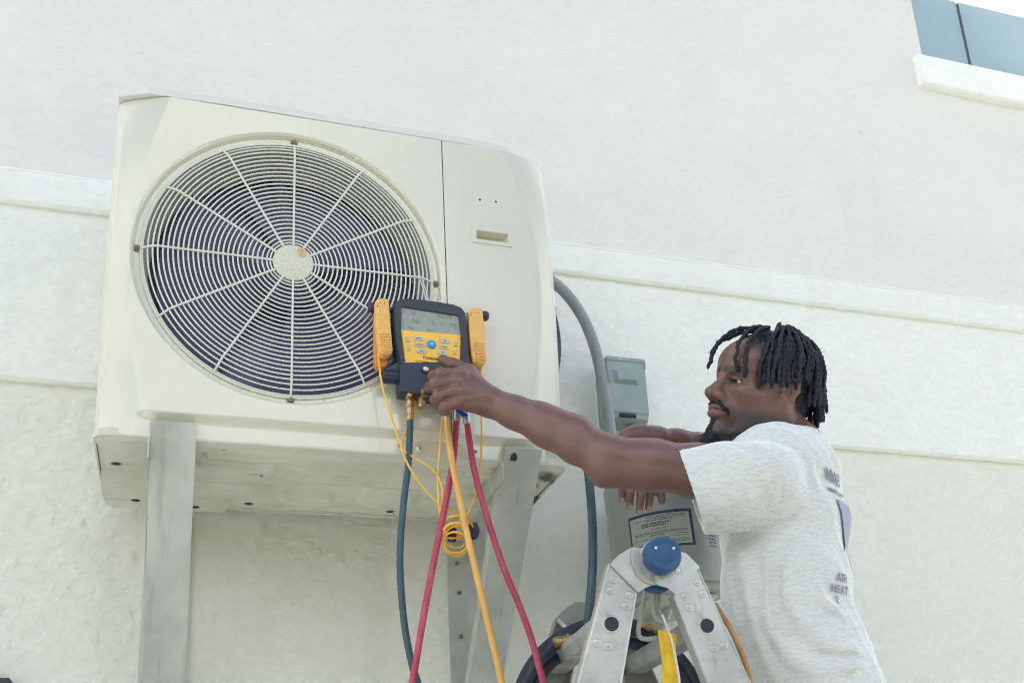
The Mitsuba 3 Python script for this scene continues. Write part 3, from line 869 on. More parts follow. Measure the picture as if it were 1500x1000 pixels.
# nose
B.cone(hd(.090, 0, .014), hd(.104, 0, -.014), HS * .0085, HS * .0095, 0.014)
B.cone(hd(.104, 0, -.014), hd(.117, 0, -.027), HS * .0095, HS * .0125, 0.010)
for s in (-1, 1):
    B.ell(hd(.101, s * .0155, -.031), HS * np.array([.0140, .0088, .0100]), HA, 0.007)
    B.ell(hd(.108, s * .0090, -.0415), HS * np.array([.0075, .0050, .0050]), HA, 0.003, 'sub')
B.cone(hd(.100, 0, -.036), hd(.108, 0, -.034), HS * .006, HS * .006, 0.006)
# mouth and chin
B.ell(hd(.078, 0, -.060), HS * np.array([.024, .032, .026]), HA, 0.02)
for s in (-1, 1):
    B.chain([hd(.1035, s * .000, -.0555), hd(.1015, s * .010, -.0545), hd(.089, s * .025, -.0595)], [HS * .0062, HS * .0058, HS * .003], 0.006)
    B.chain([hd(.1015, 0, -.0675), hd(.0995, s * .010, -.0670), hd(.088, s * .024, -.0620)], [HS * .0075, HS * .007, HS * .003], 0.006)
    B.chain([hd(.1120, 0, -.0610), hd(.104, s * .012, -.0605), hd(.091, s * .026, -.0610)], [HS * .0022, HS * .0021, HS * .0018], 0.003, 'sub')
    B.crease([hd(.094, s * .024, -.034), hd(.088, s * .033, -.048), hd(.083, s * .034, -.062)], -0.003, 0.006)
B.ell(hd(.084, 0, -.104), HS * np.array([.021, .024, .021]), HA, 0.018)
for z0, dz in ((.044, 0), (.054, .001), (.063, .002)):
    B.crease([hd(.098, -.03, z0), hd(.102, 0, z0 + dz), hd(.094, .035, z0)], -0.0008, 0.003)
B.crease([hd(.102, .006, .016), hd(.099, .009, .030)], -0.0022, 0.004)
B.crease([hd(.102, -.006, .016), hd(.099, -.009, .030)], -0.0022, 0.004)
# ears
for s in (-1, 1):
    e = lambda f, u, o: hd(-.012 + f, s * (.072 + o), -.006 + u)
    B.ell(e(-.004, .004, .004), HS * np.array([.017, .006, .026]), HA, 0.006)
    B.ell(e(-.002, .004, .012), HS * np.array([.011, .007, .017]), HA, 0.004, 'sub')
    B.chain([e(.012, .010, .004), e(.010, .026, .009), e(-.004, .033, .013), e(-.017, .026, .015), e(-.020, .008, .014), e(-.013, -.010, .010), e(.002, -.024, .006)], [HS * q for q in (.0035, .0036, .0038, .004, .004, .0038, .005)], 0.004)
    B.chain([e(-.006, .018, .009), e(-.012, .006, .010), e(-.008, -.008, .008)], [HS * .003] * 3, 0.004)
    B.ell(e(.003, -.024, .005), HS * np.array([.0075, .005, .0085]), HA, 0.005)
    B.ell(e(.013, -.006, .004), HS * np.array([.004, .004, .006]), HA, 0.004)
# left arm
dirF = nrm(ELL - WRL)
B.chain([WRL, WRL + dirF * .05, WRL + dirF * .13, WRL + dirF * .20, ELL], [.0250, .0275, .0345, .0385, .0375], 0.02)
B.chain([WRL + [0, 0, .002], WRL + dirF * .11 + [0, 0, .014], WRL + dirF * .19 + [0, -.004, .018]], [.0220, .0290, .0345], 0.02)
dirU = nrm(SHL - ELL)
B.chain([ELL, ELL + dirU * .08 + [0, 0, -.006], ELL + dirU * .17 + [0, 0, -.008], SHL + [0, 0, -.018]], [.0390, .0450, .0470, .044], 0.03)
B.cone(ELL + [-.01, .01, -.028], ELL + dirU * .05 + [0, 0, -.012], .026, .034, 0.03)
B.crease([WRL + [-.01, -.026, .004], WRL + dirF * .06 + [0, -.030, .012], WRL + dirF * .14 + [0, -.04, .008]], 0.0016, 0.005)
B.crease([WRL + dirF * .03 + [0, -.026, -.012], WRL + dirF * .12 + [0, -.04, -.012]], 0.0012, 0.005)
# left hand closed round the valve knob: back of the hand towards the camera
def hp_(px, py, y):
    return at(px, py, y=y)


KN = [hp_(676, 547, -.146), hp_(667, 559, -.152), hp_(664, 574, -.149), hp_(670, 589, -.140)]
PI = [hp_(645, 548, -.140), hp_(637, 563, -.143), hp_(642, 580, -.139), hp_(651, 596, -.130)]
DI = [hp_(634, 551, -.113), hp_(630, 567, -.113), hp_(637, 585, -.110), hp_(648, 601, -.106)]
TI = [hp_(641, 555, -.092), hp_(639, 571, -.091), hp_(645, 588, -.090), hp_(655, 604, -.090)]
FRd = [(.0118, .0116, .0104, .0090), (.0122, .0120, .0106, .0092), (.0118, .0114, .0102, .0090), (.0110, .0104, .0094, .0082)]
for i in range(4):
    B.cone(WRL + (KN[i] - WRL) * 0.10 + [0, 0, (1.5 - i) * .004], KN[i] + [0, .006, 0], .0205, .0128 if i < 3 else .0115, 0.014)
for i in range(4):
    B.chain([KN[i], PI[i], DI[i], TI[i]], FRd[i], 0.0045)
    B.cone(KN[i] + [0, -.002, 0], KN[i] + [0, -.002, .0005], .0102, k=0.008)
    B.cone(PI[i] + [0, -.0015, 0], PI[i] + [.0005, -.0015, 0], FRd[i][1] * 1.02, k=0.004)
    B.crease([KN[i] + [0, -.011, 0], (KN[i] * .55 + WRL * .45) + [0, -.022, 0], WRL + [-.005, -.025, 0]], 0.0018, 0.0035)
for i in range(3):
    B.crease([(KN[i] + KN[i + 1]) / 2 + [-.004, -.010, 0], (PI[i] + PI[i + 1]) / 2 + [0, -.009, 0]], -0.003, 0.0035)
B.cone(WRL + [-.01, .004, .008], hp_(690, 551, -.128), .022, .0165, 0.015)
B.chain([WRL + [-.018, .010, .010], hp_(688, 546, -.118), hp_(664, 534, -.112), hp_(648, 527, -.106)], [.019, .0160, .0122, .0100], 0.008)
B.cone(hp_(690, 575, -.115), hp_(672, 580, -.118), .024, .018, 0.02)
# right arm and hand hanging over the cylinder
B.chain([SHR, ELR], [.050, .043], 0.02)
B.chain([ELR, ELR + (WRR - ELR) * .35, ELR + (WRR - ELR) * .8, WRR], [.040, .040, .030, .0265], 0.02)
KR = [at(951, 694, y=-.012), at(938, 697, y=-.018), at(925, 693, y=-.014), at(913, 686, y=-.006)]
PR = [at(953, 722, y=-.010), at(939, 727, y=-.014), at(923, 723, y=-.010), at(911, 714, y=-.002)]
TR = [at(950, 743, y=.004), at(936, 748, y=.002), at(922, 741, y=.004), at(911, 732, y=.010)]
for i in range(4):
    top = at((948, 938, 928, 918)[i], (639, 636, 637, 641)[i], y=-.004)
    B.cone(WRR, top, .024, .0175, 0.015)
    B.cone(top, KR[i], .0165, .0115, 0.012)
    B.chain([KR[i], PR[i], TR[i]], [.0105, .0095, .0080] if i < 3 else [.0092, .0082, .0070], 0.003)
B.chain([WRR + [.004, 0, -.015], at(966, 700, y=-.016), at(968, 718, y=-.018), at(970, 733, y=-.012)], [.018, .0125, .0105, .0085], 0.008)
body = B.mesh(3)
# colour of the skin by where on the body it is
v = body.vertices
fbn = meshkit.fbm(v * 55, 3)[:, None]
col = np.array([0.146, 0.073, 0.058]) * (0.86 + 0.28 * fbn)
q = ((v - HC) / HS) @ HA.T


def near(c, r, soft=0.5):
    d = np.sqrt((((q - np.array(c)) / np.array(r)) ** 2).sum(1))
    return np.clip((1 + soft - d) / soft, 0, 1)[:, None]


jaw = np.clip(np.maximum(near((.045, 0, -.118), (.075, .075, .036), .6), near((.005, .058, -.080), (.060, .040, .042), .7)), 0, 1) * np.clip((q[:, 2:3] + .040) * -45, 0, 1)
mou = np.maximum(near((.100, .012, -.0485), (.016, .018, .0060), .7), near((.100, -.012, -.0485), (.016, .018, .0060), .7))
mou = np.maximum(mou, near((.088, .030, -.060), (.016, .008, .012), .8))
col = col * (1 - .65 * mou) + np.array([.03, .024, .026]) * .65 * mou
col = col * (1 - 0.92 * jaw) + np.array([.034, .027, .031]) * 0.92 * jaw
lips = np.maximum(near((.102, 0, -.0555), (.012, .022, .0045), .6), near((.100, 0, -.0672), (.013, .020, .0068), .6))
col = col * (1 - .6 * lips) + np.array([.185, .085, .078]) * .6 * lips
brow = np.maximum(near((.088, .030, .0245), (.02, .023, .0056), .9), near((.088, -.030, .0245), (.02, .023, .0056), .9)) * (.70 + .6 * meshkit.noise(v * [900, 900, 500], 4)[:, None])
brow = np.clip(brow, 0, 1)
col = col * (1 - .88 * brow) + np.array([.022, .017, .017]) * .88 * brow
socket_shade = np.maximum(near((.082, .031, 0), (.02, .018, .010), .7), near((.082, -.031, 0), (.02, .018, .010), .7))
col = col * (1 - .42 * socket_shade)  # eye socket shadow painted into the skin colour
lash = np.maximum(near((.084, .032, .0042), (.016, .0145, .0014), .9), near((.084, -.032, .0042), (.016, .0145, .0014), .9))
col = col * (1 - .9 * lash) + np.array([.008, .007, .009]) * .9 * lash
scalp = np.clip((q[:, 2:3] - .012 + np.clip(q[:, :1], -.2, .2) * -0.2) * 60, 0, 1) * np.clip((.070 - q[:, :1]) * 60, 0, 1) * (np.abs(q[:, 2:3]) < .2)
col = col * (1 - .8 * scalp) + np.array([.022, .019, .020]) * .8 * scalp
for t_ in TR + TI:
    d = np.linalg.norm(v - t_, axis=1)[:, None]
    w_ = np.clip((.015 - d) / .008, 0, 1)
    col = col * (1 - .45 * w_) + np.array([.30, .17, .13]) * .45 * w_
for k_ in KN + PI:
    d = np.linalg.norm(v - k_ - [0, -.008, 0], axis=1)[:, None]
    w_ = np.clip((.014 - d) / .010, 0, 1)
    col = col * (1 + .14 * w_)
obj('body', body, 'skin', person, smooth=True, color=col)
for i in range(4):
    t_, p_ = TR[i], PR[i]
    ax_ = nrm(t_ - p_); out_ = nrm(np.array([-.1, -1, -.1]) - ax_ * (np.array([-.1, -1, -.1]) @ ax_)); sd_ = np.cross(ax_, out_)
    m_ = trimesh.creation.icosphere(2); m_.vertices = t_ + ax_ * .001 + out_ * .0066 + (m_.vertices * [.0048, .0062, .0020]) @ np.array([sd_, ax_, out_])
    obj('fingernail', m_, 'nail', person, smooth=True)

vcol('eye', 0.12, specular=0.6)
for s_ in (-1, 1):
    m_ = trimesh.creation.icosphere(4)
    n_ = np.array(m_.vertices)
    gz = nrm(np.array([.965, s_ * .10 - .10, -.03]))            # towards the gauge
    ang = np.degrees(np.arccos(np.clip(n_ @ gz, -1, 1)))[:, None]
    ec = np.where(ang < 12, [.004, .004, .004], np.where(ang < 31, [.030, .016, .010], [.42, .36, .33]))
    m_.vertices = np.array([hd(*(np.array([.0705, s_ * .031, .0006]) + n_ * .0120)) for n_ in n_])
    obj('eye', m_, 'eye', person, smooth=True, color=ec)

# hair: a close cap with the locs growing from it
rnd = random.Random(7)
HCf = Field(HC - .16, HC + .16, 0.003)
HCf.ell(hd(-.018, 0, .040), HS * np.array([.102, .082, .085]), HA, 0.01)
HCf.ell(hd(-.052, 0, -.012), HS * np.array([.060, .066, .070]), HA, 0.02)
HCf.cone(hd(.088, -.05, -.02), hd(.088, .05, -.02), .058, .058, 0.012, 'sub')
HCf.cone(hd(.118, -.04, .045), hd(.118, .04, .045), .052, .052, 0.012, 'sub')
for s in (-1, 1):
    HCf.ell(hd(.036, s * .080, -.02), HS * np.array([.062, .026, .046]), HA, 0.012, 'sub')
    HCf.ell(hd(-.010, s * .085, -.025), HS * np.array([.030, .03, .046]), HA, 0.01, 'sub')
HCf.ell(hd(.0, 0, -.13), HS * np.array([.16, .14, .062]), HA, 0.012, 'sub')
g0 = HCf.lo
HCf.warp(HC - .16, HC + .16, lambda x, y, z: 0.0045 * (np.sin(x * 420 + 2 * np.sin(z * 160)) * np.sin(y * 420 + 2 * np.sin(x * 170)) * np.sin(z * 300)))
hair = obj('hair', HCf.mesh(1), 'loc_hair', person, smooth=True, label='short black dreadlocks')


FZ = []


def loc(path, r=0.0065, seed=0):
    p = spline(path, 9)
    g = np.random.default_rng(seed)
    n = len(p)
    jit = np.cumsum(g.normal(0, 0.00055, (n, 3)), 0); p = p + jit - jit[0]
    rr = r * (1 + 0.13 * np.sin(np.arange(n) * 1.5 + g.uniform(0, 6)) + g.normal(0, 0.11, n))
    rr[-3:] *= [0.92, 0.75, 0.4]
    for _ in range(16):
        i_ = g.integers(2, n); o_ = g.normal(0, 1, 3); o_ /= np.linalg.norm(o_)
        b0 = p[i_] + o_ * rr[i_] * .8
        FZ.append(tube(np.array([b0, b0 + o_ * .004 + g.normal(0, .002, 3), b0 + o_ * .006 + g.normal(0, .004, 3)]), [.0004, .0003, .0001], 3, cap=False))
    obj('loc', tube(p, rr, 8), 'loc_hair', hair, smooth=True)


def scalp_pt(th, ph, off):
    """th: angle about the head from its front towards its left; ph: from the crown down."""
    f, l, u = math.sin(ph) * math.cos(th), math.sin(ph) * math.sin(th), math.cos(ph)
    return np.array([-.018 + (.100 + off) * f, (.079 + off) * l, .040 + (.084 + off) * u])


seed = 0
DN = nrm(0.3 * (HA @ np.array([0, 0, -1.0])) + 0.7 * np.array([0, 0, -1.0]))
for row, (ph0, nn) in enumerate(((0.10, 12), (0.34, 26), (0.56, 40), (0.80, 50), (1.02, 54), (1.22, 54), (1.40, 50))):
    for i in range(nn):
        th = 2 * math.pi * (i + 0.5 * (row % 2) + rnd.uniform(-.2, .2)) / nn
        c = math.cos(th)
        front = c > 0.45
        if c > 0.62 or (front and math.sin(th) < 0):
            continue
        # where it ends: forehead, temples above the ears, nape
        zend = 0.020 if front else (0.022 + 0.005 * rnd.uniform(-1, 1) if c > 0.12 else 0.050 + 0.005 * rnd.uniform(-1, 1) if c > -0.42 and math.sin(th) > 0 else 0.004 if c > -0.7 else -0.012)
        zend += rnd.uniform(-.016, .014)
        if front and ph0 > 0.9:
            continue
        pts = [scalp_pt(th, ph0, 0.000), scalp_pt(th, ph0 + .08, 0.006)]
        ph = ph0 + .22
        off = 0.005 + 0.0019 * (6 - row) + rnd.uniform(0, .003)
        while ph < 1.62:
            s_ = scalp_pt(th + rnd.uniform(-.04, .04), ph, off)
            if s_[2] < zend:
                break
            pts.append(s_); ph += .24
        last = pts[-1].copy()
        k = 0
        while last[2] > zend and k < 6:
            last = last + np.array([c * .002, math.sin(th) * .0015, 0]) + DN * 0.022
            pts.append(last.copy()); k += 1
        loc([hd(*p) for p in pts], 0.0038 + rnd.uniform(-.0006, .0009), seed); seed += 1
# the locs that fall over the forehead and hang free at the nape
for pp in ([(.02, -.012, .128), (.066, -.020, .116), (.100, -.024, .088), (.110, -.026, .062), (.112, -.026, .046), (.115, -.024, .031), (.118, -.023, .022)],
           [(.02, -.03, .124), (.066, -.038, .108), (.092, -.044, .082), (.104, -.048, .058)],
           [(.02, .006, .129), (.056, .020, .118), (.086, .030, .092), (.096, .036, .066), (.097, .039, .042), (.094, .041, .024), (.090, .042, .016)],
           [(.02, .020, .127), (.052, .036, .113), (.078, .046, .088), (.085, .050, .060), (.085, .054, .034), (.082, .056, .012)],
           [(.01, .040, .120), (.034, .060, .100), (.050, .072, .072), (.055, .076, .040), (.054, .079, .010), (.052, .080, -.006)],
           [(.0, .046, .116), (.022, .066, .094), (.034, .079, .066), (.037, .083, .036), (.037, .086, .004)],
           [(-.01, .048, .115), (.008, .070, .092), (.016, .083, .062), (.018, .087, .040), (.018, .088, .030)],
           [(.035, .010, .126), (.064, .022, .111), (.080, .032, .092)], [(.035, .026, .121), (.060, .040, .104), (.072, .048, .084)],
           [(.03, -.02, .125), (.062, -.030, .110), (.082, -.038, .092)],
           [(-.10, .02, .06), (-.124, .022, .02), (-.130, .022, -.01), (-.134, .024, -.034), (-.138, .026, -.052)],
           [(-.10, .04, .05), (-.116, .046, .01), (-.120, .050, -.020), (-.120, .054, -.040), (-.114, .056, -.056), (-.104, .058, -.050), (-.098, .060, -.034)],
           [(-.098, .0, .05), (-.128, .0, .0), (-.136, .0, -.024), (-.142, .002, -.044)]):
    loc([hd(*p) for p in pp], 0.0042, seed); seed += 1

obj('flyaway_hair', FZ, 'loc_hair', hair, smooth=True)
labels[hair + '__flyaway_hair'] = {'kind': 'stuff'}
# beard and moustache
BF = Field(HC - .17, HC + .13, 0.0022)
BF.chain([hd(.1045, .001, -.0465), hd(.1010, .014, -.0480), hd(.0905, .027, -.0575), hd(.0835, .031, -.067)], [.0038, .0046, .0042, .0030], 0.004)
BF.chain([hd(.1045, -.001, -.0465), hd(.1010, -.014, -.0480), hd(.0905, -.027, -.0575), hd(.0835, -.031, -.067)], [.0038, .0046, .0042, .0030], 0.004)
BF.ell(hd(.084, 0, -.120), np.array([.028, .030, .024]), HA, 0.012)
BF.ell(hd(.090, 0, -.136), np.array([.020, .020, .020]), HA, 0.012)
BF.cone(hd(.0985, 0, -.080), hd(.101, 0, -.104), .0050, .009, 0.006)
for s in (-1, 1):
    BF.chain([hd(.074, s * .020, -.128), hd(.056, s * .036, -.122), hd(.036, s * .046, -.112), hd(.018, s * .054, -.100)], [.025, .021, .0165, .012], 0.01)
BF.warp(HC - .17, HC + .13, lambda x, y, z: 0.0016 * np.sin(x * 900 + 3 * np.sin(z * 300)) * np.sin(y * 900 + 3 * np.sin(x * 340)) + 0.0012 * np.sin(z * 700 + 2 * np.sin(x * 500)))
obj('beard', BF.mesh(1), 'beard_hair', person, smooth=True, label='short dark beard and moustache')
bt = np.random.default_rng(4)
wis = []
for i in range(420):
    t = bt.uniform(-1, 1)
    base = np.array([.088 + bt.uniform(-.012, .014), t * .028, -.122 + bt.uniform(-.03, .014)])
    d_ = nrm([bt.uniform(.3, 1.0), t * .7 + bt.normal(0, .2), -bt.uniform(.1, 1.0)])
    L_ = bt.uniform(.008, .020)
    wis.append(tube(np.array([hd(*(base)), hd(*(base + d_ * L_ * .5 + bt.normal(0, .001, 3))), hd(*(base + d_ * L_ + bt.normal(0, .003, 3)))]), [.0006, .0005, .0002], 4, cap=False))
scene['person__beard__wisps'] = mikit.ply(trimesh.util.concatenate(wis), 'beard_hair', True)
labels['person__beard__wisps'] = {'kind': 'stuff'}

# T-shirt
S = Field((0.98, -0.52, 1.74), (1.64, 0.12, 2.58), 0.0034)
TA = np.array([TF, TL, [0, 0, 1]])
sp_ = [at(1140, 700, y=-.19), at(1146, 770, y=-.195), at(1150, 850, y=-.20), at(1160, 920, y=-.20), at(1186, 985, y=-.19), at(1210, 1060, y=-.18), at(1222, 1120, y=-.17)]
rr_ = [(.118, .165), (.128, .170), (.127, .165), (.122, .160), (.128, .165), (.135, .170), (.135, .170)]
for i, (c, (a, b)) in enumerate(zip(sp_, rr_)):
    S.ell(c, (a, b, .105), TA, 0.05)
S.cone(NB + [0, 0, -.03], NB + [0, 0, .004], .080, .0665, 0.03)
S.cone(NB + TL * .05 + [0, 0, -.045], SHL + [0.01, 0.01, -0.010], .058, .066, 0.04)
S.cone(NB - TL * .05 + [0, 0, -.045], SHR, .062, .070, 0.04)
CU = at(1004, 706, y=-.285)
S.chain([SHL + [.02, .01, -.022], SHL + (CU - SHL) * .4 + [0, 0, -.023], SHL + (CU - SHL) * 1.12 + [0, 0, -.018]], [.078, .079, .083], 0.03)
S.cone(SHR, SHR + nrm(ELR - SHR) * .10, .072, .075, 0.03)
S.ell(at(1225, 955, y=-.24), (.04, .05, .028), TA, 0.03)
# folds
S0 = S.d.copy()


def sy(px, py, y):
    """The cloth where it shows at the pixel (y only if the line of sight misses it)."""
    ys_ = np.linspace(-.50, .10, 240)
    P_ = np.array([at(px, py, y=q_) for q_ in ys_])
    from scipy.ndimage import map_coordinates
    d_ = map_coordinates(S0, ((P_ - S.lo) / S.h).T, order=1, mode='nearest')
    i_ = np.nonzero(d_ < 0.0005)[0]
    if len(i_):
        return P_[i_[0]]
    return P_[d_.argmin()]


for pts, dp, wd in (([sy(1165, 800, -.34), sy(1152, 840, -.345), sy(1160, 885, -.34), sy(1190, 922, -.31), sy(1232, 938, -.26)], .010, .012),
                    ([sy(1150, 815, -.34), sy(1136, 860, -.345), sy(1145, 910, -.34), sy(1180, 952, -.31)], -.006, .012),
                    ([sy(1192, 848, -.32), sy(1206, 880, -.31), sy(1236, 900, -.27)], .009, .010),
                    ([sy(1200, 868, -.32), sy(1212, 895, -.31), sy(1238, 913, -.27)], -.005, .008),
                    ([sy(1118, 850, -.345), sy(1130, 920, -.345), sy(1165, 968, -.33), sy(1215, 990, -.27)], .009, .013),
                    ([sy(1185, 930, -.33), sy(1215, 945, -.30), sy(1258, 950, -.24)], .012, .010),
                    ([sy(1195, 962, -.33), sy(1225, 962, -.30), sy(1262, 962, -.24)], -.009, .009),
                    ([sy(1190, 985, -.31), sy(1230, 975, -.29), sy(1268, 975, -.24)], .010, .010),
                    ([sy(1252, 975, -.25), sy(1240, 990, -.27), sy(1243, 998, -.27)], -.006, .008),
                    ([sy(1085, 790, -.35), sy(1092, 850, -.35), sy(1106, 920, -.345), sy(1130, 985, -.34)], .007, .014),
                    ([sy(1108, 800, -.35), sy(1112, 850, -.35), sy(1122, 900, -.345)], -.005, .012),
                    ([sy(1040, 652, -.36), sy(1080, 664, -.385), sy(1112, 690, -.40), sy(1132, 725, -.39)], .006, .008),
                    ([sy(1040, 662, -.36), sy(1075, 677, -.385), sy(1104, 704, -.40)], -.004, .007),
                    ([sy(1035, 668, -.37), sy(1070, 690, -.40), sy(1096, 726, -.405)], .005, .008),
                    ([sy(1100, 648, -.33), sy(1128, 668, -.36), sy(1140, 700, -.38)], .005, .009),
                    ([sy(1160, 650, -.24), sy(1185, 675, -.26), sy(1200, 730, -.26)], .004, .012),
                    ([sy(1050, 772, -.36), sy(1085, 774, -.37), sy(1120, 770, -.38)], -.009, .007),
                    ([sy(1118, 772, -.36), sy(1150, 766, -.355), sy(1168, 752, -.34)], -.004, .008),
                    ([sy(1125, 785, -.36), sy(1165, 775, -.355), sy(1200, 780, -.34)], .003, .010),
                    ([sy(1066, 800, -.345), sy(1068, 850, -.34), sy(1080, 920, -.335)], .007, .008),
                    ([sy(1078, 800, -.345), sy(1080, 850, -.34), sy(1092, 920, -.335)], -.005, .008)):
    S.crease(spline(pts, 5), dp * 1.5, wd)
S.warp(S.lo, S.lo + S.h * S.n, lambda x, y, z: 0.0030 * np.sin(x * 31 + 2.3 * np.sin(z * 19 + y * 13)) * np.sin(z * 37 + 2 * np.sin(y * 23)) + 0.0006 * np.sin(x * 90 + z * 70 + 2 * np.sin(y * 60)))
S.crease(spline([sy(1105, 636, -.33), sy(1128, 655, -.37), sy(1142, 690, -.385), sy(1145, 725, -.38), sy(1131, 766, -.365)], 6), -.0022, .0030)
# cuff: cut, then hollow
c0, c1, c2 = at(988, 648, y=-.30), at(1029, 770, y=-.30), at(1011, 706, y=-.37)
nc = nrm(np.cross(c1 - c0, c2 - c0))
if nc[0] > 0:
    nc = -nc
w_, g_ = S._win((0.98, -.52, 2.15), (1.22, -.16, 2.56))
pl = sum((g_[i] - np.float32(c0[i])) * np.float32(nc[i]) for i in range(3))
S.d[w_] = np.maximum(S.d[w_], pl)
ax_ = nrm(CU - SHL)
S.chain([SHL + (CU - SHL) * .62 + [0, 0, -.018], SHL + (CU - SHL) * 1.3 + [0, 0, -.018]], [.072, .0805], 0.006, 'sub')
S.chain([SHL + (CU - SHL) * .25 + [0, 0, -.016], SHL + (CU - SHL) * .7 + [0, 0, -.018]], [.060, .072], 0.006, 'sub')
# neck opening and lower hem
S.cone(NB + [-.012, 0, -.01], hd(-.04, 0, -.09), .0655, .070, 0.006, 'sub')
S.d[:, :, :4] = np.maximum(S.d[:, :, :4], 0.01)
shirt = S.mesh(2)
sh_ = obj('t_shirt', shirt, 'heather_cotton', person, smooth=True, label='grey heather T-shirt with dark print down the back')
# print down the back of the shirt, laid on the cloth
def on_cloth(mesh, o, ux, uy, lift=0.0042):
    """Puts a flat mesh (x, y) on the shirt: o is a point outside the back, ux and uy the print's directions."""
    n_ = nrm(np.cross(ux, uy))
    v, f_ = trimesh.remesh.subdivide_to_size(np.array(mesh.vertices), np.array(mesh.faces), .006)
    p = o + v[:, :1] * ux + v[:, 1:2] * uy + n_ * 0.0
    for _ in range(60):
        p = p - n_ * np.clip(S.sample(p), -.02, .02)[:, None] * 0.7
    return trimesh.Trimesh(p + n_ * (lift + np.where(v[:, 2:3] > 1e-5, .0002, 0)), f_, process=False)


def slab_print(w, h, nx=10):
    xs = np.linspace(0, w, nx)
    v = [(x, y, 0.001) for x in xs for y in (0, h)]
    return tm(v, [[2 * i, 2 * i + 2, 2 * i + 3, 2 * i + 1] for i in range(nx - 1)])


bx_, bu_ = -TL, np.array([0, 0, 1.0])              # reading from his left to his right, up


def back_at(px, py):
    """Just off the back of the shirt where it shows at the pixel."""
    best = None
    for y in np.linspace(-.36, -.02, 120):
        p = at(px, py, y=y)
        d_ = float(S.sample(p[None])[0])
        if d_ < 0.004:
            return p
        if best is None or d_ < best[0]:
            best = (d_, p)
    return best[1]


for s_, (px, py), h_ in (('MAB', (1209, 701), .025), ('AIR', (1225, 849), .0145), ('HEAT', (1217, 866), .0150), ('2', (1226, 882), .0130)):
    m_ = text(s_, h_, 0.001, True)
    m_.apply_scale([0.95, 1, 1])
    obj('print', on_cloth(m_, back_at(px, py), bx_, bu_), 'shirt_print', sh_, smooth=False)
obj('print', on_cloth(slab_print(.07, .007), back_at(1215, 717), bx_, bu_), 'shirt_print', sh_, smooth=False)
tri_ = tm([(x, -.13 * x / .09 * t, 0.001) for x in np.linspace(0, .09, 12) for t in (0, 1)], [[2 * i, 2 * i + 2, 2 * i + 3, 2 * i + 1] for i in range(11)])
obj('print', on_cloth(tri_, back_at(1225, 730), bx_, bu_), 'shirt_print_violet', sh_, smooth=False)
# seam where the sleeve joins
# trousers and boots, below the frame
Lg = Field((1.05, -.5, 0.72), (1.75, .12, 1.86), 0.010)
hipc = at(1222, 1120, y=-.17)
hz = 1.80
HP = np.array([hipc[0] + .03, hipc[1], hz - .08])
Lg.ell(HP, (.125, .165, .13), TA, 0.04)
for s in (-1, 1):
    h_, k_, f_ = HP + TL * .085 * s + [0, 0, -.03], HP + TL * .10 * s + TF * .13 + [0, 0, -.46], HP + TL * .10 * s + TF * .05 + [0, 0, -.86]
    Lg.chain([h_, k_, f_], [.092, .068, .055], 0.03)
    ft_ = f_ + [0, 0, -.10]
    bo = m3.Manifold.batch_hull([m3.Manifold.sphere(r_, 20).translate(list(q_)) for q_, r_ in ((f_ + [0, 0, -.02], .052), (ft_ - TF * .04, .042), (ft_ + TF * .05, .042), (ft_ + TF * .17 - [0, 0, .01], .034))])
    bo = bo.trim_by_plane([0, 0, 1], float(ft_[2] - .035))
    obj('boot', m2t(bo), 'boot_leather', person, smooth=50)
obj('trousers', Lg.mesh(2), 'denim', person, smooth=True)

# ---------------------------------------------------------------- the gauge that hangs on the grille
mat('gauge_black', (0.030, 0.036, 0.046), 0.5)
mat('gauge_block', (0.014, 0.022, 0.045), 0.38)
mat('gauge_yellow', (0.80, 0.47, 0.055), 0.45)
mat('clamp_yellow', (0.70, 0.40, 0.11), 0.5)
mat('clamp_orange', (0.60, 0.20, 0.04), 0.55)
mat('lcd', (0.255, 0.29, 0.265), 0.25)
mat('lcd_ink', (0.115, 0.14, 0.13), 0.5)
mat('print_black', (0.03, 0.025, 0.02), 0.7)
mat('key_grey', (0.42, 0.43, 0.43), 0.5)
mat('key_blue', (0.02, 0.27, 0.62), 0.35)
mat('blue_lever', (0.03, 0.045, 0.26), 0.4)
mat('white_print', (0.75, 0.75, 0.72), 0.6)


def brass_col(p, n, uv):
    return mix((0.52, 0.36, 0.16), (0.30, 0.21, 0.11), smoothstep(0.35, 0.7, fbm(p.x * 150, p.y * 150, p.z * 150, 3)))


mat('brass', proc(brass_col), 0.38, metal=0.75)
mat('steel_fitting', (0.55, 0.54, 0.50), 0.35, metal=0.8)


def rubber(name, c, c2, rough=0.45):
    mat(name, proc(lambda p, n, uv: mix(c, c2, smoothstep(0.4, 0.8, fbm(p.x * 60, p.y * 60, p.z * 25, 3)))), rough)


rubber('hose_red', (0.36, 0.035, 0.075), (0.42, 0.07, 0.10))
rubber('hose_yellow', (0.62, 0.33, 0.075), (0.68, 0.40, 0.12))
rubber('hose_blue', (0.025, 0.062, 0.09), (0.042, 0.085, 0.115))
rubber('cable_yellow', (0.78, 0.43, 0.05), (0.85, 0.50, 0.10))
rubber('hose_black', (0.012, 0.018, 0.035), (0.03, 0.04, 0.06))
rubber('hose_orange', (0.33, 0.17, 0.06), (0.42, 0.24, 0.10))
rubber('conduit_grey', (0.235, 0.26, 0.28), (0.28, 0.30, 0.31), 0.5)
rubber('velcro', (0.025, 0.03, 0.055), (0.04, 0.045, 0.07), 0.9)

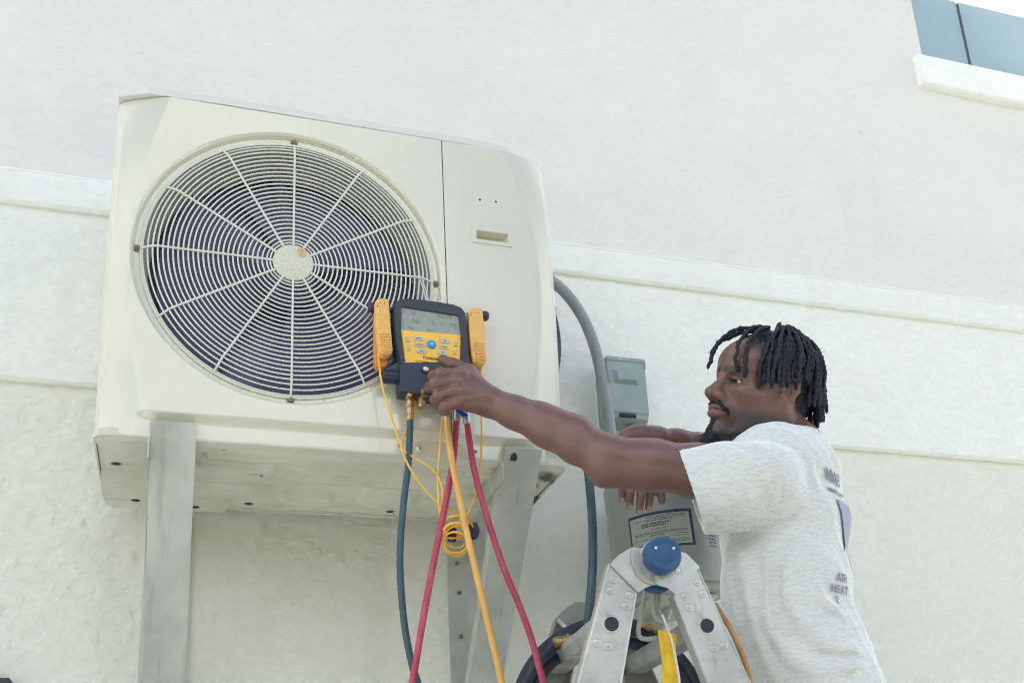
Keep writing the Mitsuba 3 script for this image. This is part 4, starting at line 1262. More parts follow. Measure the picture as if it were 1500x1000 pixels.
GYF = -0.052
gauge = thing('refrigerant_gauge', 'yellow and black digital gauge with a grey screen hanging on the fan guard', 'gauge')
fr_px = [(584, 439), (596, 437), (640, 442), (664, 446), (676, 451), (682, 459), (684, 470), (686, 500), (688, 535), (684, 541), (640, 538), (600, 536), (587, 533), (580, 505), (577, 470), (578, 445)]
fr = sg.Polygon(pxpoly(fr_px, GYF)).buffer(0.002).buffer(-0.001)
win = sg.Polygon(pxpoly([(588, 449), (672, 462), (675, 490), (674, 530), (593.5, 531.5), (587.5, 484)], GYF))
obj('case', [prism(fr, GYF + 0.006, -0.016), prism(fr.buffer(-.002).difference(win), GYF - 0.001, GYF + 0.0065)], 'gauge_black', gauge, smooth=30)
scr = obj('screen', prism(pxpoly([(587, 448), (673, 461), (675.5, 490.5), (587, 483.5)], GYF), GYF + 0.0035, GYF + 0.006), 'lcd', gauge, smooth=False)
obj('keypad', prism(pxpoly([(587, 483), (675.5, 490), (674.5, 531), (593, 532.5)], GYF), GYF + 0.002, GYF + 0.0062), 'gauge_yellow', gauge, smooth=False)
gux, guy = at(673, 461, y=GYF) - at(587, 448, y=GYF), np.array([0, 0, 1.0])


def put(mesh, px, py, y, parent, bsdf, name='print', ux=None):
    return obj(name, xf(mesh, frame(at(px, py, y=y), gux if ux is None else ux, guy)), bsdf, parent, smooth=False)


for s_, px, py, h_ in (('23', 601, 460.5, .0065), ('F', 591, 458.5, .0058), ('20.05', 640.5, 464.5, .0085), ('00', 602.5, 472.5, .0095), ('11', 628, 474.5, .008), ('1', 645, 475.5, .006), ('75', 658, 480, .010), ('041', 598.5, 481.2, .0046), ('121', 625, 484, .0048)):
    put(text(s_, h_, 0.0003), px, py, GYF + 0.0032, scr, 'lcd_ink')
kp = numbered('x') and gauge + '__keypad'
for px, py, s_ in ((613, 496.5, 'MENU'), (614.5, 505.8, 'ENTER'), (617.5, 515, 'ESC'), (651.5, 500, ''), (650.5, 509, 'ZERO'), (648, 517.3, '')):
    c = at(px, py, y=GYF + 0.002)
    b = sg.box(-.0092, -.0030, .0092, .0030).buffer(.0012)
    m_ = trimesh.creation.extrude_polygon(b, .0022, engine='earcut')
    k_ = put(m_, px, py, GYF + 0.002, kp, 'key_grey', 'button')
    if s_:
        t_ = text(s_, .0030, .0002, True); t_.apply_translation([-t_.bounds[1][0] / 2, -.0015, .0022])
        put(t_, px, py, GYF + 0.002, kp, 'print_black')
    else:
        up_ = 1 if py < 505 else -1
        t_ = trimesh.creation.extrude_polygon(sg.Polygon([(-.0025, -.0016 * up_), (.0025, -.0016 * up_), (0, .002 * up_)]), .0002, engine='earcut'); t_.apply_translation([0, 0, .0022])
        put(t_, px, py, GYF + 0.002, kp, 'print_black')
for px, py in ((597, 497.5), (599.5, 510), (667, 503.5), (666, 516)):
    m_ = trimesh.creation.extrude_polygon(sg.box(-.003, -.0025, .003, .0025).buffer(.001), .0012, engine='earcut')
    put(m_, px, py - 1.5, GYF + 0.002, kp, 'key_grey', 'button')
    put(trimesh.creation.extrude_polygon(sg.box(-.0042, -.0008, .0042, .0008), .0003, engine='earcut'), px, py + 3.4, GYF + 0.002, kp, 'print_black')
c = at(632, 505, y=GYF + 0.002)
obj('button', lathe([(0, .0098), (.002, .0098), (.004, .0085), (.0046, .006), (.0047, 0)], c, (0, -1, 0), 28), 'key_blue', kp, label='round blue button in the middle of the keypad')
obj('print', lathe([(.0046, .0018), (.0051, .0018), (.0052, 0)], c, (0, -1, 0), 12), 'white_print', kp)
put(text('Fieldpiece', .0062, .0003, True), 619.5, 525.2, GYF + 0.0017, kp, 'print_black')
put(trimesh.creation.extrude_polygon(sg.box(0, 0, .060, .0011), .0003, engine='earcut'), 608, 528.3, GYF + 0.0017, kp, 'print_black')
# manifold block, sight glass and knob
blk = [(585, 534), (640, 537), (692, 541), (692, 583), (640, 581), (586, 573)]
obj('manifold_block', prism(sg.Polygon(pxpoly(blk, GYF)).buffer(.0015).buffer(-.0015), GYF - 0.002, -0.014, 0.002), 'gauge_block', gauge, smooth=30)
a_, b_ = at(588, 553, y=-.034), at(560, 551, y=-.034)
obj('end_port', [rod(a_, b_, .0150, 24, bev=.002), rod(a_ + (b_ - a_) * .12, a_ + (b_ - a_) * .2, .0162, 24)], 'gauge_block', gauge)
obj('shoulder', hull([at(x, y, y=yy) for x, y in ((562, 541), (584, 530), (584, 545), (562, 545)) for yy in (-.045, -.02)]), 'gauge_black', gauge, smooth=False)
c = at(623.5, 541, y=GYF - .002)
sgl = obj('sight_glass', lathe([(0, .0098), (.003, .0098), (.0045, .0080), (.0045, .0062), (.002, .006), (.0019, 0)], c, (0, -1, 0), 28), 'gauge_black', gauge)
obj('lens', lathe([(.0015, .0061), (.0032, .0060), (.0038, .004), (.0040, 0)], c, (0, -1, 0), 24), 'steel_fitting', sgl)
c = at(645, 559, y=-.054)
kn = obj('valve_knob', [rod(c, c + [0, -.020, 0], .007, 16), lathe([(.012, .0150), (.014, .0165), (.030, .0165), (.032, .015), (.0321, 0)], c, (0, -1, 0), 24)], 'gauge_block', gauge)
ar = np.linspace(math.radians(150), math.radians(225), 14)
obj('print', tube(np.c_[c[0] + .0145 * np.cos(ar), np.full(14, c[1] - .0322), c[2] + .0145 * np.sin(ar)], .0016, 6), 'white_print', kn)
# clamps parked on either side
for side, (lx, ly) in ((0, (0, 0)), (1, (137.5, 13.5))):
    cl = thing('pipe_clamp', ('left yellow pipe clamp parked beside the gauge, over the fan guard', 'right yellow pipe clamp parked beside the gauge, over the narrow panel')[side], 'clamp', 'pipe clamps on the gauge')
    J = [(550, 442), (553, 438.5), (566, 438), (569, 442), (571, 470), (573, 500), (575, 515), (571.5, 519.5), (562, 520.5), (557, 518), (554, 505), (550.5, 470)]
    Q = [(548.5, 446), (552, 442), (558, 442), (560, 500), (568, 519), (567, 536), (563, 539.5), (552, 538), (549, 533), (548.5, 500)]
    pj_ = sg.Polygon(pxpoly([(a + lx, b + ly) for a, b in J], -.055)).buffer(.0015).buffer(-.001)
    pq_ = sg.Polygon(pxpoly([(a + lx, b + ly) for a, b in Q], -.03)).buffer(.0015).buffer(-.001)
    def rounded(poly, y0, y1, r):
        pts_ = np.array(poly.buffer(-r).simplify(.0004).exterior.coords)[:-1]
        return m2t(m3.Manifold.batch_hull([m3.Manifold.sphere(r, 16).translate([float(a), y, float(b)]) for a, b in pts_ for y in (y0 + r, y1 - r)]))

    ja = obj('jaw', rounded(pj_, -.060, -.034, .0055), 'clamp_yellow', cl, smooth=50)
    obj('grip_pad', rounded(sg.Polygon(pxpoly([(556 + lx, 484 + ly), (571 + lx, 484 + ly), (574 + lx, 515 + ly), (560 + lx, 518 + ly)], -.06)), -.0625, -.045, .004), 'clamp_yellow', cl, smooth=50)
    obj('jaw', rounded(pq_, -.035, -.012, .004), 'clamp_orange', cl, smooth=50, label='darker orange lower jaw')
    for k in range(7):
        yy = 489 + k * 3.9
        a_, b_ = at(555.5 + k * .5 + lx, yy + ly, y=-.0622), at(571 + k * .45 + lx, yy + 1 + ly, y=-.0622)
        obj('rib', tube([a_, a_ + [0.001, -.0013, 0], b_ + [-.001, -.0013, 0], b_], .0012, 6), 'clamp_yellow', ja)
    for a, b in ((553.5, 441), (557.5, 440.6), (563, 441.2), (553, 444.5)):
        c = at(a + lx, b + 3.5 + ly, y=-.0602)
        obj('hole', rod(c + [0, -.0002, 0], c + [0, .002, 0], .0012, 8), 'print_black', ja)  # solid dark dot drawn for the shade of a small hole
    pin = (546.5, 451) if side == 0 else (708.5, 463)
    c = at(*pin, y=-.03)
    obj('pivot_pin', [lathe([(0, .009), (.004, .011), (.012, .011), (.016, .008), (.0161, 0)], c + [.006 if side == 0 else -.006, 0, 0], (-1 if side == 0 else 1, 0, 0), 20),
                      rod(c, at(577 if side == 0 else 684, 455 if side == 0 else 462, y=-.03), .006, 12)], 'gauge_black', cl)
# wire hook over the guard
hk = spline([at(624, 442, y=-.03), at(621.5, 428, y=-.022), at(617, 414, y=-.012), at(615, 404, y=-.004), at(616, 402, y=.006)], 8)
obj('hanging_hook', [tube(hk, .0016, 8), tube(hk + [.0052, -.001, -.003], .0016, 8)], 'bright_steel', gauge, smooth=60)
# brass ports
def fitting(px, py0, py1, y, r=.0075, dx=0.0, hexr=None, parent=None, name='hose_port', bs='brass'):
    a_, b_ = at(px, py0, y=y), at(px + dx, py1, y=y)
    L_ = np.linalg.norm(b_ - a_)
    pr = [(0, r * .8), (L_ * .18, r * .8), (L_ * .19, r * 1.12), (L_ * .42, r * 1.12), (L_ * .43, r * .72), (L_ * .52, r * .72), (L_ * .53, r * 1.18), (L_ * .80, r * 1.18), (L_ * .82, r * .95), (L_, r * .95), (L_ + 1e-4, 0)]
    return obj(name, lathe(pr, a_, b_ - a_, 14), bs, parent)


fitting(599.5, 572, 604, -.036, .0078, .6, parent=gauge)
c = at(600, 579, y=-.044)
obj('hose_port', lathe([(0, .0062), (.006, .0062), (.007, .004), (.0071, 0)], c, (0, -1, 0), 14), 'brass', gauge)
pth = spline([at(618, 570, y=-.034), at(617, 580, y=-.036), at(617, 590, y=-.040), at(618, 597, y=-.042)], 6)
obj('hose_port', [tube(pth, .0085, 14), lathe([(0, .0085), (.004, .0085), (.0045, .0095), (.009, .0095), (.010, .006), (.0101, 0)], at(620, 577, y=-.044), (.25, -1, -.1), 14), lathe([(0, .0075), (.006, .0075), (.008, .0055), (.0081, 0)], at(617.5, 590, y=-.042), (0.0, -1, -.6), 14)], 'brass', gauge)
for px, d_ in ((653, 1.0), (668, 1.0), (681, 2.0)):
    fitting(px, 580, 606 if px < 680 else 611, -.038, .0070, d_, parent=gauge)
lv = hull([at(x, y, y=yy) for x, y in ((664, 597), (669, 597), (686, 607), (684, 611), (677, 611)) for yy in (-.050, -.060)])
obj('shut_off_lever', lv, 'blue_lever', gauge, smooth=40, label='small blue shut-off lever under the hand')


# ---------------------------------------------------------------- hoses and cables
def hose(name, pts, r, bsdf, label, group=None, n=12, sides=14, cat='hose', ferrule=None):
    p = spline([at(*q[:2], y=q[2]) if q[1] < 5000 else np.array(q[2]) for q in pts], n)
    k = thing(name, label, cat, group)
    obj('tube', tube(p, r, sides), bsdf, k, smooth=60)
    if ferrule:
        d_ = nrm(p[3] - p[0])
        obj('ferrule', lathe([(-.004, r * 1.02), (-.004, r * 1.22), (.018, r * 1.22), (.021, r * 1.02), (.022, r * .9)], p[0], d_, 14), ferrule, k)
    return k


def floor_tail(px, py, y, dx, dy=-.15):
    a_ = at(px, py, y=y)
    return [(0, 9999, a_ + [dx * .08, dy * .03, -.09]), (0, 9999, a_ + [dx * .3, dy * .2, -.5]), (0, 9999, [a_[0] + dx * .7, a_[1] + dy * .6, .35]), (0, 9999, [a_[0] + dx, a_[1] + dy, .012]), (0, 9999, [a_[0] + dx * 1.6, a_[1] + dy - .25, .012])]


hose('charging_hose', [(600.3, 603, -.036), (600.5, 630, -.037), (598, 680, -.038), (592, 730, -.040), (587.5, 780, -.042), (586, 820, -.044), (588, 870, -.046), (594, 925, -.048), (604, 975, -.050), (616, 1015, -.05)] + floor_tail(616, 1015, -.05, .1), .0068, 'hose_blue', 'blue hose hanging from the left port of the gauge', ferrule='brass')
hose('charging_hose', [(669, 604, -.038), (667, 640, -.042), (663, 680, -.052), (655, 725, -.062), (645, 775, -.07), (632, 840, -.075), (620, 905, -.078), (610, 965, -.08), (603, 1010, -.08)] + floor_tail(603, 1010, -.08, -.05), .0066, 'hose_red', 'dark red hose that swings left behind the yellow one', ferrule='steel_fitting')
hose('charging_hose', [(683, 609, -.038), (688, 648, -.046), (695, 690, -.055), (707, 735, -.065), (722, 785, -.072), (739, 835, -.078), (758, 880, -.082), (776, 928, -.085), (788, 970, -.087), (797, 1008, -.088)] + floor_tail(797, 1008, -.088, .08), .0066, 'hose_red', 'dark red hose that swings right towards the ladder', ferrule='steel_fitting')
hose('charging_hose', [(653.8, 604, -.039), (657, 640, -.056), (663, 680, -.075), (672, 725, -.088), (685, 785, -.096), (699, 845, -.10), (713, 905, -.103), (725, 955, -.105), (736, 1008, -.106)] + floor_tail(736, 1008, -.106, .02), .0066, 'hose_yellow', 'yellow ochre hose hanging in front of the two red ones', ferrule='steel_fitting')
TH = .0021
hose('sensor_cable', [(553.5, 505, -.034), (555, 530, -.038), (560, 565, -.045), (571, 605, -.05), (583, 640, -.053), (592, 668, -.054), (606, 695, -.052), (625, 720, -.05), (643, 737, -.05), (660, 746, -.055), (670, 752, -.058)], TH, 'cable_yellow', 'thin yellow cable running from the left pipe clamp to the coil', cat='cable')
hose('sensor_cable', [(604, 566, -.020), (608, 585, -.020), (608, 605, -.022), (603, 620, -.026), (593, 636, -.030), (588, 648, -.034), (592, 660, -.038), (610, 672, -.046), (628, 683, -.050), (641, 697, -.052), (648, 715, -.054), (648.5, 735, -.056), (645, 750, -.058)], TH, 'cable_yellow', 'thin yellow cable looping behind the blue hose to the coil', cat='cable')
hose('sensor_cable', [(650, 575, -.030), (648, 610, -.034), (645, 650, -.040), (641.5, 690, -.046), (641.5, 720, -.050), (644, 748, -.054), (647, 765, -.058)], TH, 'cable_yellow', 'thin yellow cable dropping straight from the gauge to the coil', cat='cable')
hose('sensor_cable', [(698, 535, -.022), (703, 565, -.026), (705, 610, -.032), (705.5, 650, -.038), (703, 690, -.046), (696, 725, -.052), (686, 750, -.056), (676, 766, -.058)], TH, 'cable_yellow', 'thin yellow cable dropping from the right pipe clamp to the coil', cat='cable')
coil = thing('cable_coil', 'coil of thin yellow cable bound with a dark strap in front of the bracket', 'coil')
cr_ = np.random.default_rng(5)
loops = [(667, 764, 23, 9, -8), (669, 770, 22, 14, -4), (668, 778, 20, 12, 6), (667, 784, 20, 18, 8), (668, 788, 20, 22, 10), (669, 792, 19, 22, 4), (667, 796, 19, 17, 9), (670, 776, 23, 11, -14)]
for (cx, cy, rx, ry, tl) in loops:
    t = np.linspace(0, 2 * np.pi, 40, endpoint=False)
    x_, y_ = rx * np.cos(t), ry * np.sin(t)
    tl = math.radians(tl)
    yb = -.060 + cr_.uniform(-.008, .008)
    P_ = np.array([at(cx + a * math.cos(tl) - b * math.sin(tl), cy + a * math.sin(tl) + b * math.cos(tl), y=yb + .014 * math.sin(tt)) for a, b, tt in zip(x_, y_, t)])
    obj('loop', tube(P_, TH, 8, closed=True), 'cable_yellow', coil, smooth=60)
obj('strap', prism(sg.Polygon(pxpoly([(684, 768), (697, 767), (701, 777), (699, 787), (694, 788), (690, 783), (685, 782)], -.06)).buffer(.002).buffer(-.001), -.066, -.050, .002), 'velcro', coil, smooth=30)
obj('strap', prism(sg.Polygon(pxpoly([(656, 772), (664, 771), (668, 776), (667, 792), (658, 790)], -.05)).buffer(.002).buffer(-.001), -.052, -.040, .002), 'velcro', coil, smooth=30)

cond = hose('conduit', [(0, 9999, [0.935, .30, at(790, 398, y=.30)[2]]), (796, 402, .30), (808, 412, .302), (822, 423, .305), (838, 441, .31), (855, 468, .318), (869, 502, .325), (879, 540, .33), (887, 580, .334), (893, 620, .336), (897, 655, .338), (903, 682, .345), (915, 688, .36), (924, 672, .385), (925, 640, .40), (924, 622, .405)], .0148, 'conduit_grey', 'thick grey flexible conduit curving from the unit to the box', n=10, sides=20, cat='conduit')
for k in range(5):
    c = at(880.5 + k * 1.3, 541 + k * 5, y=.3305 + k * .0006)
    obj('collar_ring', tube(np.array([c + .0152 * (math.cos(t) * np.array([.95, -.2, .2]) + math.sin(t) * np.array([.22, .97, .0])) for t in np.linspace(0, 2 * np.pi, 24, endpoint=False)]), .0012, 6, closed=True), 'conduit_grey', cond, smooth=60)
hose('insulated_pipe', [(0, 9999, [0.935, .26, at(798, 440, y=.26)[2]]), (800, 445, .26), (807, 462, .27), (812, 485, .275), (814, 510, .275), (812, 535, .27), (804, 560, .25), (0, 9999, [0.935, .25, at(800, 566, y=.25)[2]])], .014, 'hose_black', 'black pipe bulging out beside the right edge of the unit', cat='pipe')
hose('suction_hose', [(0, 9999, [0.935, .17, at(800, 662, y=.17)[2]]), (806, 650, .16), (812, 632, .12), (822, 615, .06), (833, 610, .02), (844, 613, -.01), (852, 630, -.03), (858, 665, -.05), (863, 705, -.07), (867.5, 760, -.085), (868.5, 810, -.095), (867, 850, -.10), (864, 885, -.09), (862, 915, -.075), (866, 945, -.05), (875, 985, -.02), (880, 1030, .01)], .0092, 'hose_blue', 'dark blue hose dropping behind the forearm to the coil', cat='hose')

# ---------------------------------------------------------------- electrical box on the wall
mat('box_paint', proc(lambda p, n, uv: mix((0.25, 0.315, 0.30), (0.30, 0.36, 0.345), smoothstep(0.35, 0.7, fbm(p.x * 14, p.y * 14, p.z * 9, 4)))), 0.42)
eb = thing('disconnect_box', 'small grey green electrical box on the wall behind the arms', 'electrical box')
YB = .365
bx0, bx1 = at(892, 560, y=YB)[0], (at(944, 530, y=YB)[0] + at(950, 612, y=YB)[0]) / 2
bz1, bz0 = at(944, 527, y=YB)[2], at(948, 613, y=YB)[2]
obj('body', box(bx0, bx1, YB + .004, Y_MID - .0005, bz0 - .004, bz1 - .004, .003), 'box_paint', eb, smooth=30)
cov = hull([(x, y, z) for x in (bx0 - .001, bx1 + .001) for y, z in ((YB, bz0 + .016), (YB, bz1 - .004), (YB + .05, bz1 - .004), (YB + .05, bz0 - .006), (YB + .014, bz0 - .006))])
obj('cover', cov, 'box_paint', eb, smooth=False)
obj('hood', [box(bx0 - .003, bx1 + .003, YB - .003, YB + .085, bz1 - .012, bz1, .0015), box(bx1 + .001, bx1 + .003, YB - .002, YB + .03, bz1 - .028, bz1 - .011)], 'box_paint', eb, smooth=30)
e0, e1 = at(897, 541, y=YB), at(936, 566, y=YB)
ez1, ez0 = at(893, 541, y=YB)[2], at(934, 565, y=YB)[2]
emb = hull([(x, YB + .001, z) for x in (e0[0], e1[0]) for z in (ez0, ez1)] + [(x, YB - .012, z) for x in (e0[0] + .010, e1[0] - .010) for z in (ez0 + .010, ez1 - .008)])
obj('embossed_boss', emb, 'box_paint', eb, smooth=False)
l0, l1 = at(908, 607, y=YB), at(932, 611, y=YB)
obj('latch', [box(l0[0], l1[0], YB - .003, YB + .006, l0[2] - .006, l0[2] + .004, .001), box(l0[0] + .004, l1[0] - .004, YB - .004, YB - .002, l0[2] - .003, l0[2] + .001)], 'hole_dark', eb, smooth=False)
obj('sealant', tube(spline([at(870, 526, y=Y_MID), at(872, 560, y=Y_MID), at(875, 600, y=Y_MID), at(878, 640, y=Y_MID)], 8), .004, 6), 'stucco_middle', eb, smooth=True)

# ---------------------------------------------------------------- the gas cylinder behind the ladder
mat('tank_paint', proc(lambda p, n, uv: mix((0.245, 0.262, 0.245), (0.285, 0.30, 0.28), smoothstep(0.35, 0.7, fbm(p.x * 8, p.y * 8, p.z * 8, 4)))), 0.38)
mat('label_paper', (0.345, 0.37, 0.325), 0.55)
mat('label_ink', (0.040, 0.042, 0.095), 0.6)
mat('label_text', (0.09, 0.09, 0.12), 0.6)
tank = thing('gas_cylinder', 'pale grey gas cylinder with a bordered paper label behind the blue ladder hinge', 'gas cylinder')
TC = at(976.5, 780, y=.285); TR_ = 0.5 * (at(1057, 800, y=.285)[0] - at(896, 780, y=.285)[0]) * .965
tz1, tz0 = at(977, 688, y=.285)[2], at(1040, 866, y=.20)[2]
tax = nrm([-.045, 0, 1])
tb = np.array([TC[0] + (TC[2] - tz0) * .045, TC[1], tz0])
Ht = tz1 - tz0
zs_ = (at(975, 739, y=.285 - TR_)[2] - tz0) / tax[2]
pr = [(.012, TR_ * .80), (.014, TR_ * .93), (.030, TR_), (zs_ - .008, TR_), (zs_ - .003, TR_ * 1.012), (zs_ + .003, TR_ * 1.012), (zs_ + .008, TR_), (Ht * .86, TR_), (Ht * .93, TR_ * .93), (Ht * .98, TR_ * .72), (Ht * 1.02, TR_ * .3), (Ht * 1.02 + .001, 0)]
obj('vessel', lathe(pr, tb, tax, 72), 'tank_paint', tank, smooth=50)
obj('foot_ring', lathe([(0, TR_ * .78), (0, TR_ * .84), (.02, TR_ * .84), (.021, TR_ * .78)], tb, tax, 48), 'tank_paint', tank, smooth=40)
obj('valve', [lathe([(0, .012), (.04, .012), (.041, .018), (.055, .018), (.056, 0)], tb + tax * Ht * 1.01, tax, 16)], 'brass', tank)


def wrap(poly_or_mesh, lift):
    """Lays a flat mesh (x along the girth, y up, metres from the label's corner) on the vessel."""
    v = np.array(poly_or_mesh.vertices)
    th = LT0 + v[:, 0] / TR_
    r = TR_ + lift + v[:, 2]
    c = tb + tax * (LZ0 + v[:, 1:2])
    return trimesh.Trimesh(c + r[:, None] * (np.cos(th)[:, None] * ua + np.sin(th)[:, None] * ub), poly_or_mesh.faces, process=False)


ua = nrm(np.cross([0, 1, 0], tax)); ub = np.cross(tax, ua)       # ua to the right, ub into the wall


def tank_angle(px, py):
    d = RC.T @ np.array([(px - 750) / F_PX, (py - 500 - PPY) / F_PX, 1])
    o = CAM - tb; o = o - tax * (o @ tax); d2 = d - tax * (d @ tax)
    A_, B_, C_ = d2 @ d2, 2 * o @ d2, o @ o - TR_**2
    s_ = (-B_ - math.sqrt(max(B_ * B_ - 4 * A_ * C_, 0))) / (2 * A_)
    p = CAM + s_ * d - tb
    return math.atan2(p @ ub, p @ ua), p @ tax


LT0, LZ1 = tank_angle(920, 759)
LT1, _ = tank_angle(1013.5, 757)
_, LZ0 = tank_angle(1005, 798)
LW, LH = (LT1 - LT0) * TR_, LZ1 - LZ0


def sheet(x0, x1, y0, y1, z=0.0005):
    n = max(2, int((x1 - x0) / .008) + 1)
    xs = np.linspace(x0, x1, n)
    return tm([(x, y, z) for x in xs for y in (y0, y1)], [[2 * i, 2 * i + 2, 2 * i + 3, 2 * i + 1] for i in range(n - 1)])


lab = obj('label', wrap(sheet(0, LW, 0, LH), 0.0), 'label_paper', tank, smooth=False)
bw = .0055
obj('border', wrap(trimesh.util.concatenate([sheet(0, LW, LH - bw * 1.6, LH), sheet(0, LW, 0, bw), sheet(0, bw * .8, bw, LH - bw * 1.6), sheet(LW - bw * 1.3, LW, bw, LH - bw * 1.6)]), .0004), 'label_ink', lab, smooth=False)
lr = random.Random(3)
rows_ = []
for k, (fy, x0, x1, h_) in enumerate(((.84, .30, .90, .0022), (.79, .12, .88, .0018), (.75, .30, .70, .0020), (.66, .22, .66, .0042), (.60, .22, .60, .0040), (.52, .36, .60, .0016), (.44, .08, .90, .0018), (.40, .08, .92, .0018), (.34, .35, .55, .0030), (.33, .70, .92, .0018), (.27, .06, .92, .0012), (.22, .38, .52, .0026), (.16, .30, .92, .0018), (.12, .06, .92, .0018), (.08, .06, .60, .0018))):
    x = x0 * LW
    while x < x1 * LW:
        w = lr.uniform(.003, .011)
        rows_.append(sheet(x, min(x + w, x1 * LW), fy * LH, fy * LH + h_)); x += w + .0016
obj('small_print', wrap(trimesh.util.concatenate(rows_), .0004), 'label_text', lab, smooth=False)
LT0, LZ0 = tank_angle(1040, 800)
side_rows = []
for k in range(9):
    x = 0
    while x < .02:
        w = lr.uniform(.003, .008); side_rows.append(sheet(x, x + w, k * .0085, k * .0085 + .003)); x += w + .002
obj('small_print', wrap(trimesh.util.concatenate(side_rows), .0004), 'label_ink', tank, smooth=False)
sh = thing('wall_shelf', 'flat galvanised shelf on the wall that carries the grey cylinder', 'shelf')
obj('plate', box(tb[0] - .08, tb[0] + .08, .22, .466, tz0 - .008, tz0 - .001), 'galvanised', sh, smooth=False)
obj('knee', hull([(x, y, z) for x in (tb[0] - .003, tb[0] + .003) for y, z in ((.468, tz0 - .009), (.30, tz0 - .009), (.468, tz0 - .13))]), 'galvanised', sh, smooth=False)

# ---------------------------------------------------------------- the ladder
def alu_col(p, n, uv):
    g = fbm(p.x * 14, p.y * 14, p.z * 10, 4)
    sc = smoothstep(0.70, 0.80, fbm(p.x * 120, 2.0, p.z * 26, 3))
    c = mix((0.44, 0.445, 0.415), (0.54, 0.545, 0.51), smoothstep(0.3, 0.7, g))
    return mix(c, (0.30, 0.30, 0.28), 0.45 * sc + 0.25 * smoothstep(0.55, 0.75, fbm(p.x * 40, p.y * 40, p.z * 40 + 9, 3)))


mat('aluminium', proc(alu_col), 0.40, metal=0.6, bump=lambda p, n, uv: fbm(p.x * 50, p.y * 50, p.z * 50, 3), bscale=0.0006)
mat('aluminium_shaded', proc(lambda p, n, uv: mix((0.30, 0.31, 0.29), (0.38, 0.39, 0.365), smoothstep(0.3, 0.7, fbm(p.x * 20, p.y * 20, p.z * 20, 4)))), 0.5, metal=0.35)  # darker copy of the aluminium: shade put into far side and rungs
mat('hinge_blue', proc(lambda p, n, uv: mix((0.010, 0.058, 0.145), (0.018, 0.085, 0.19), fbm(p.x * 60, p.y * 60, p.z * 60, 3))), 0.45)
mat('hook_grey', (0.32, 0.34, 0.31), 0.4)
mat('strap_yellow', proc(lambda p, n, uv: mix((0.72, 0.47, 0.015), (0.62, 0.38, 0.01), smoothstep(0.4, 0.7, fbm(p.x * 60, p.y * 60, p.z * 30, 3)))), 0.55)
mat('cord', (0.62, 0.60, 0.52), 0.8)

lad = thing('folding_ladder', 'aluminium folding ladder standing open as an A with a blue round hinge knob', 'ladder')
YL = -.360
VL = at(811, 906, y=.13) - at(891, 826, y=YL)                     # from the near side to the far side
AX = nrm(VL)
MOV = VL - AX * 0.032


def extr(poly, vec, y=YL):
    """A polygon given in pixels on the near side's plane, given thickness along vec."""
    poly = sg.Polygon(pxpoly(poly, y)) if not hasattr(poly, 'geom_type') else poly
    m = trimesh.creation.extrude_polygon(poly, 1.0, engine='earcut')
    v = m.vertices
    w = np.c_[v[:, 0], np.full(len(v), y), v[:, 1]] + v[:, 2:3] * np.asarray(vec)
    return trimesh.Trimesh(w, m.faces[:, ::-1], process=False)


def down(p, q, z):
    """Where the line through the pixels p and q (near side) comes to the height z."""
    a_, b_ = at(*p, y=YL), at(*q, y=YL)
    return a_ + (b_ - a_) * (a_[2] - z) / (a_[2] - b_[2])


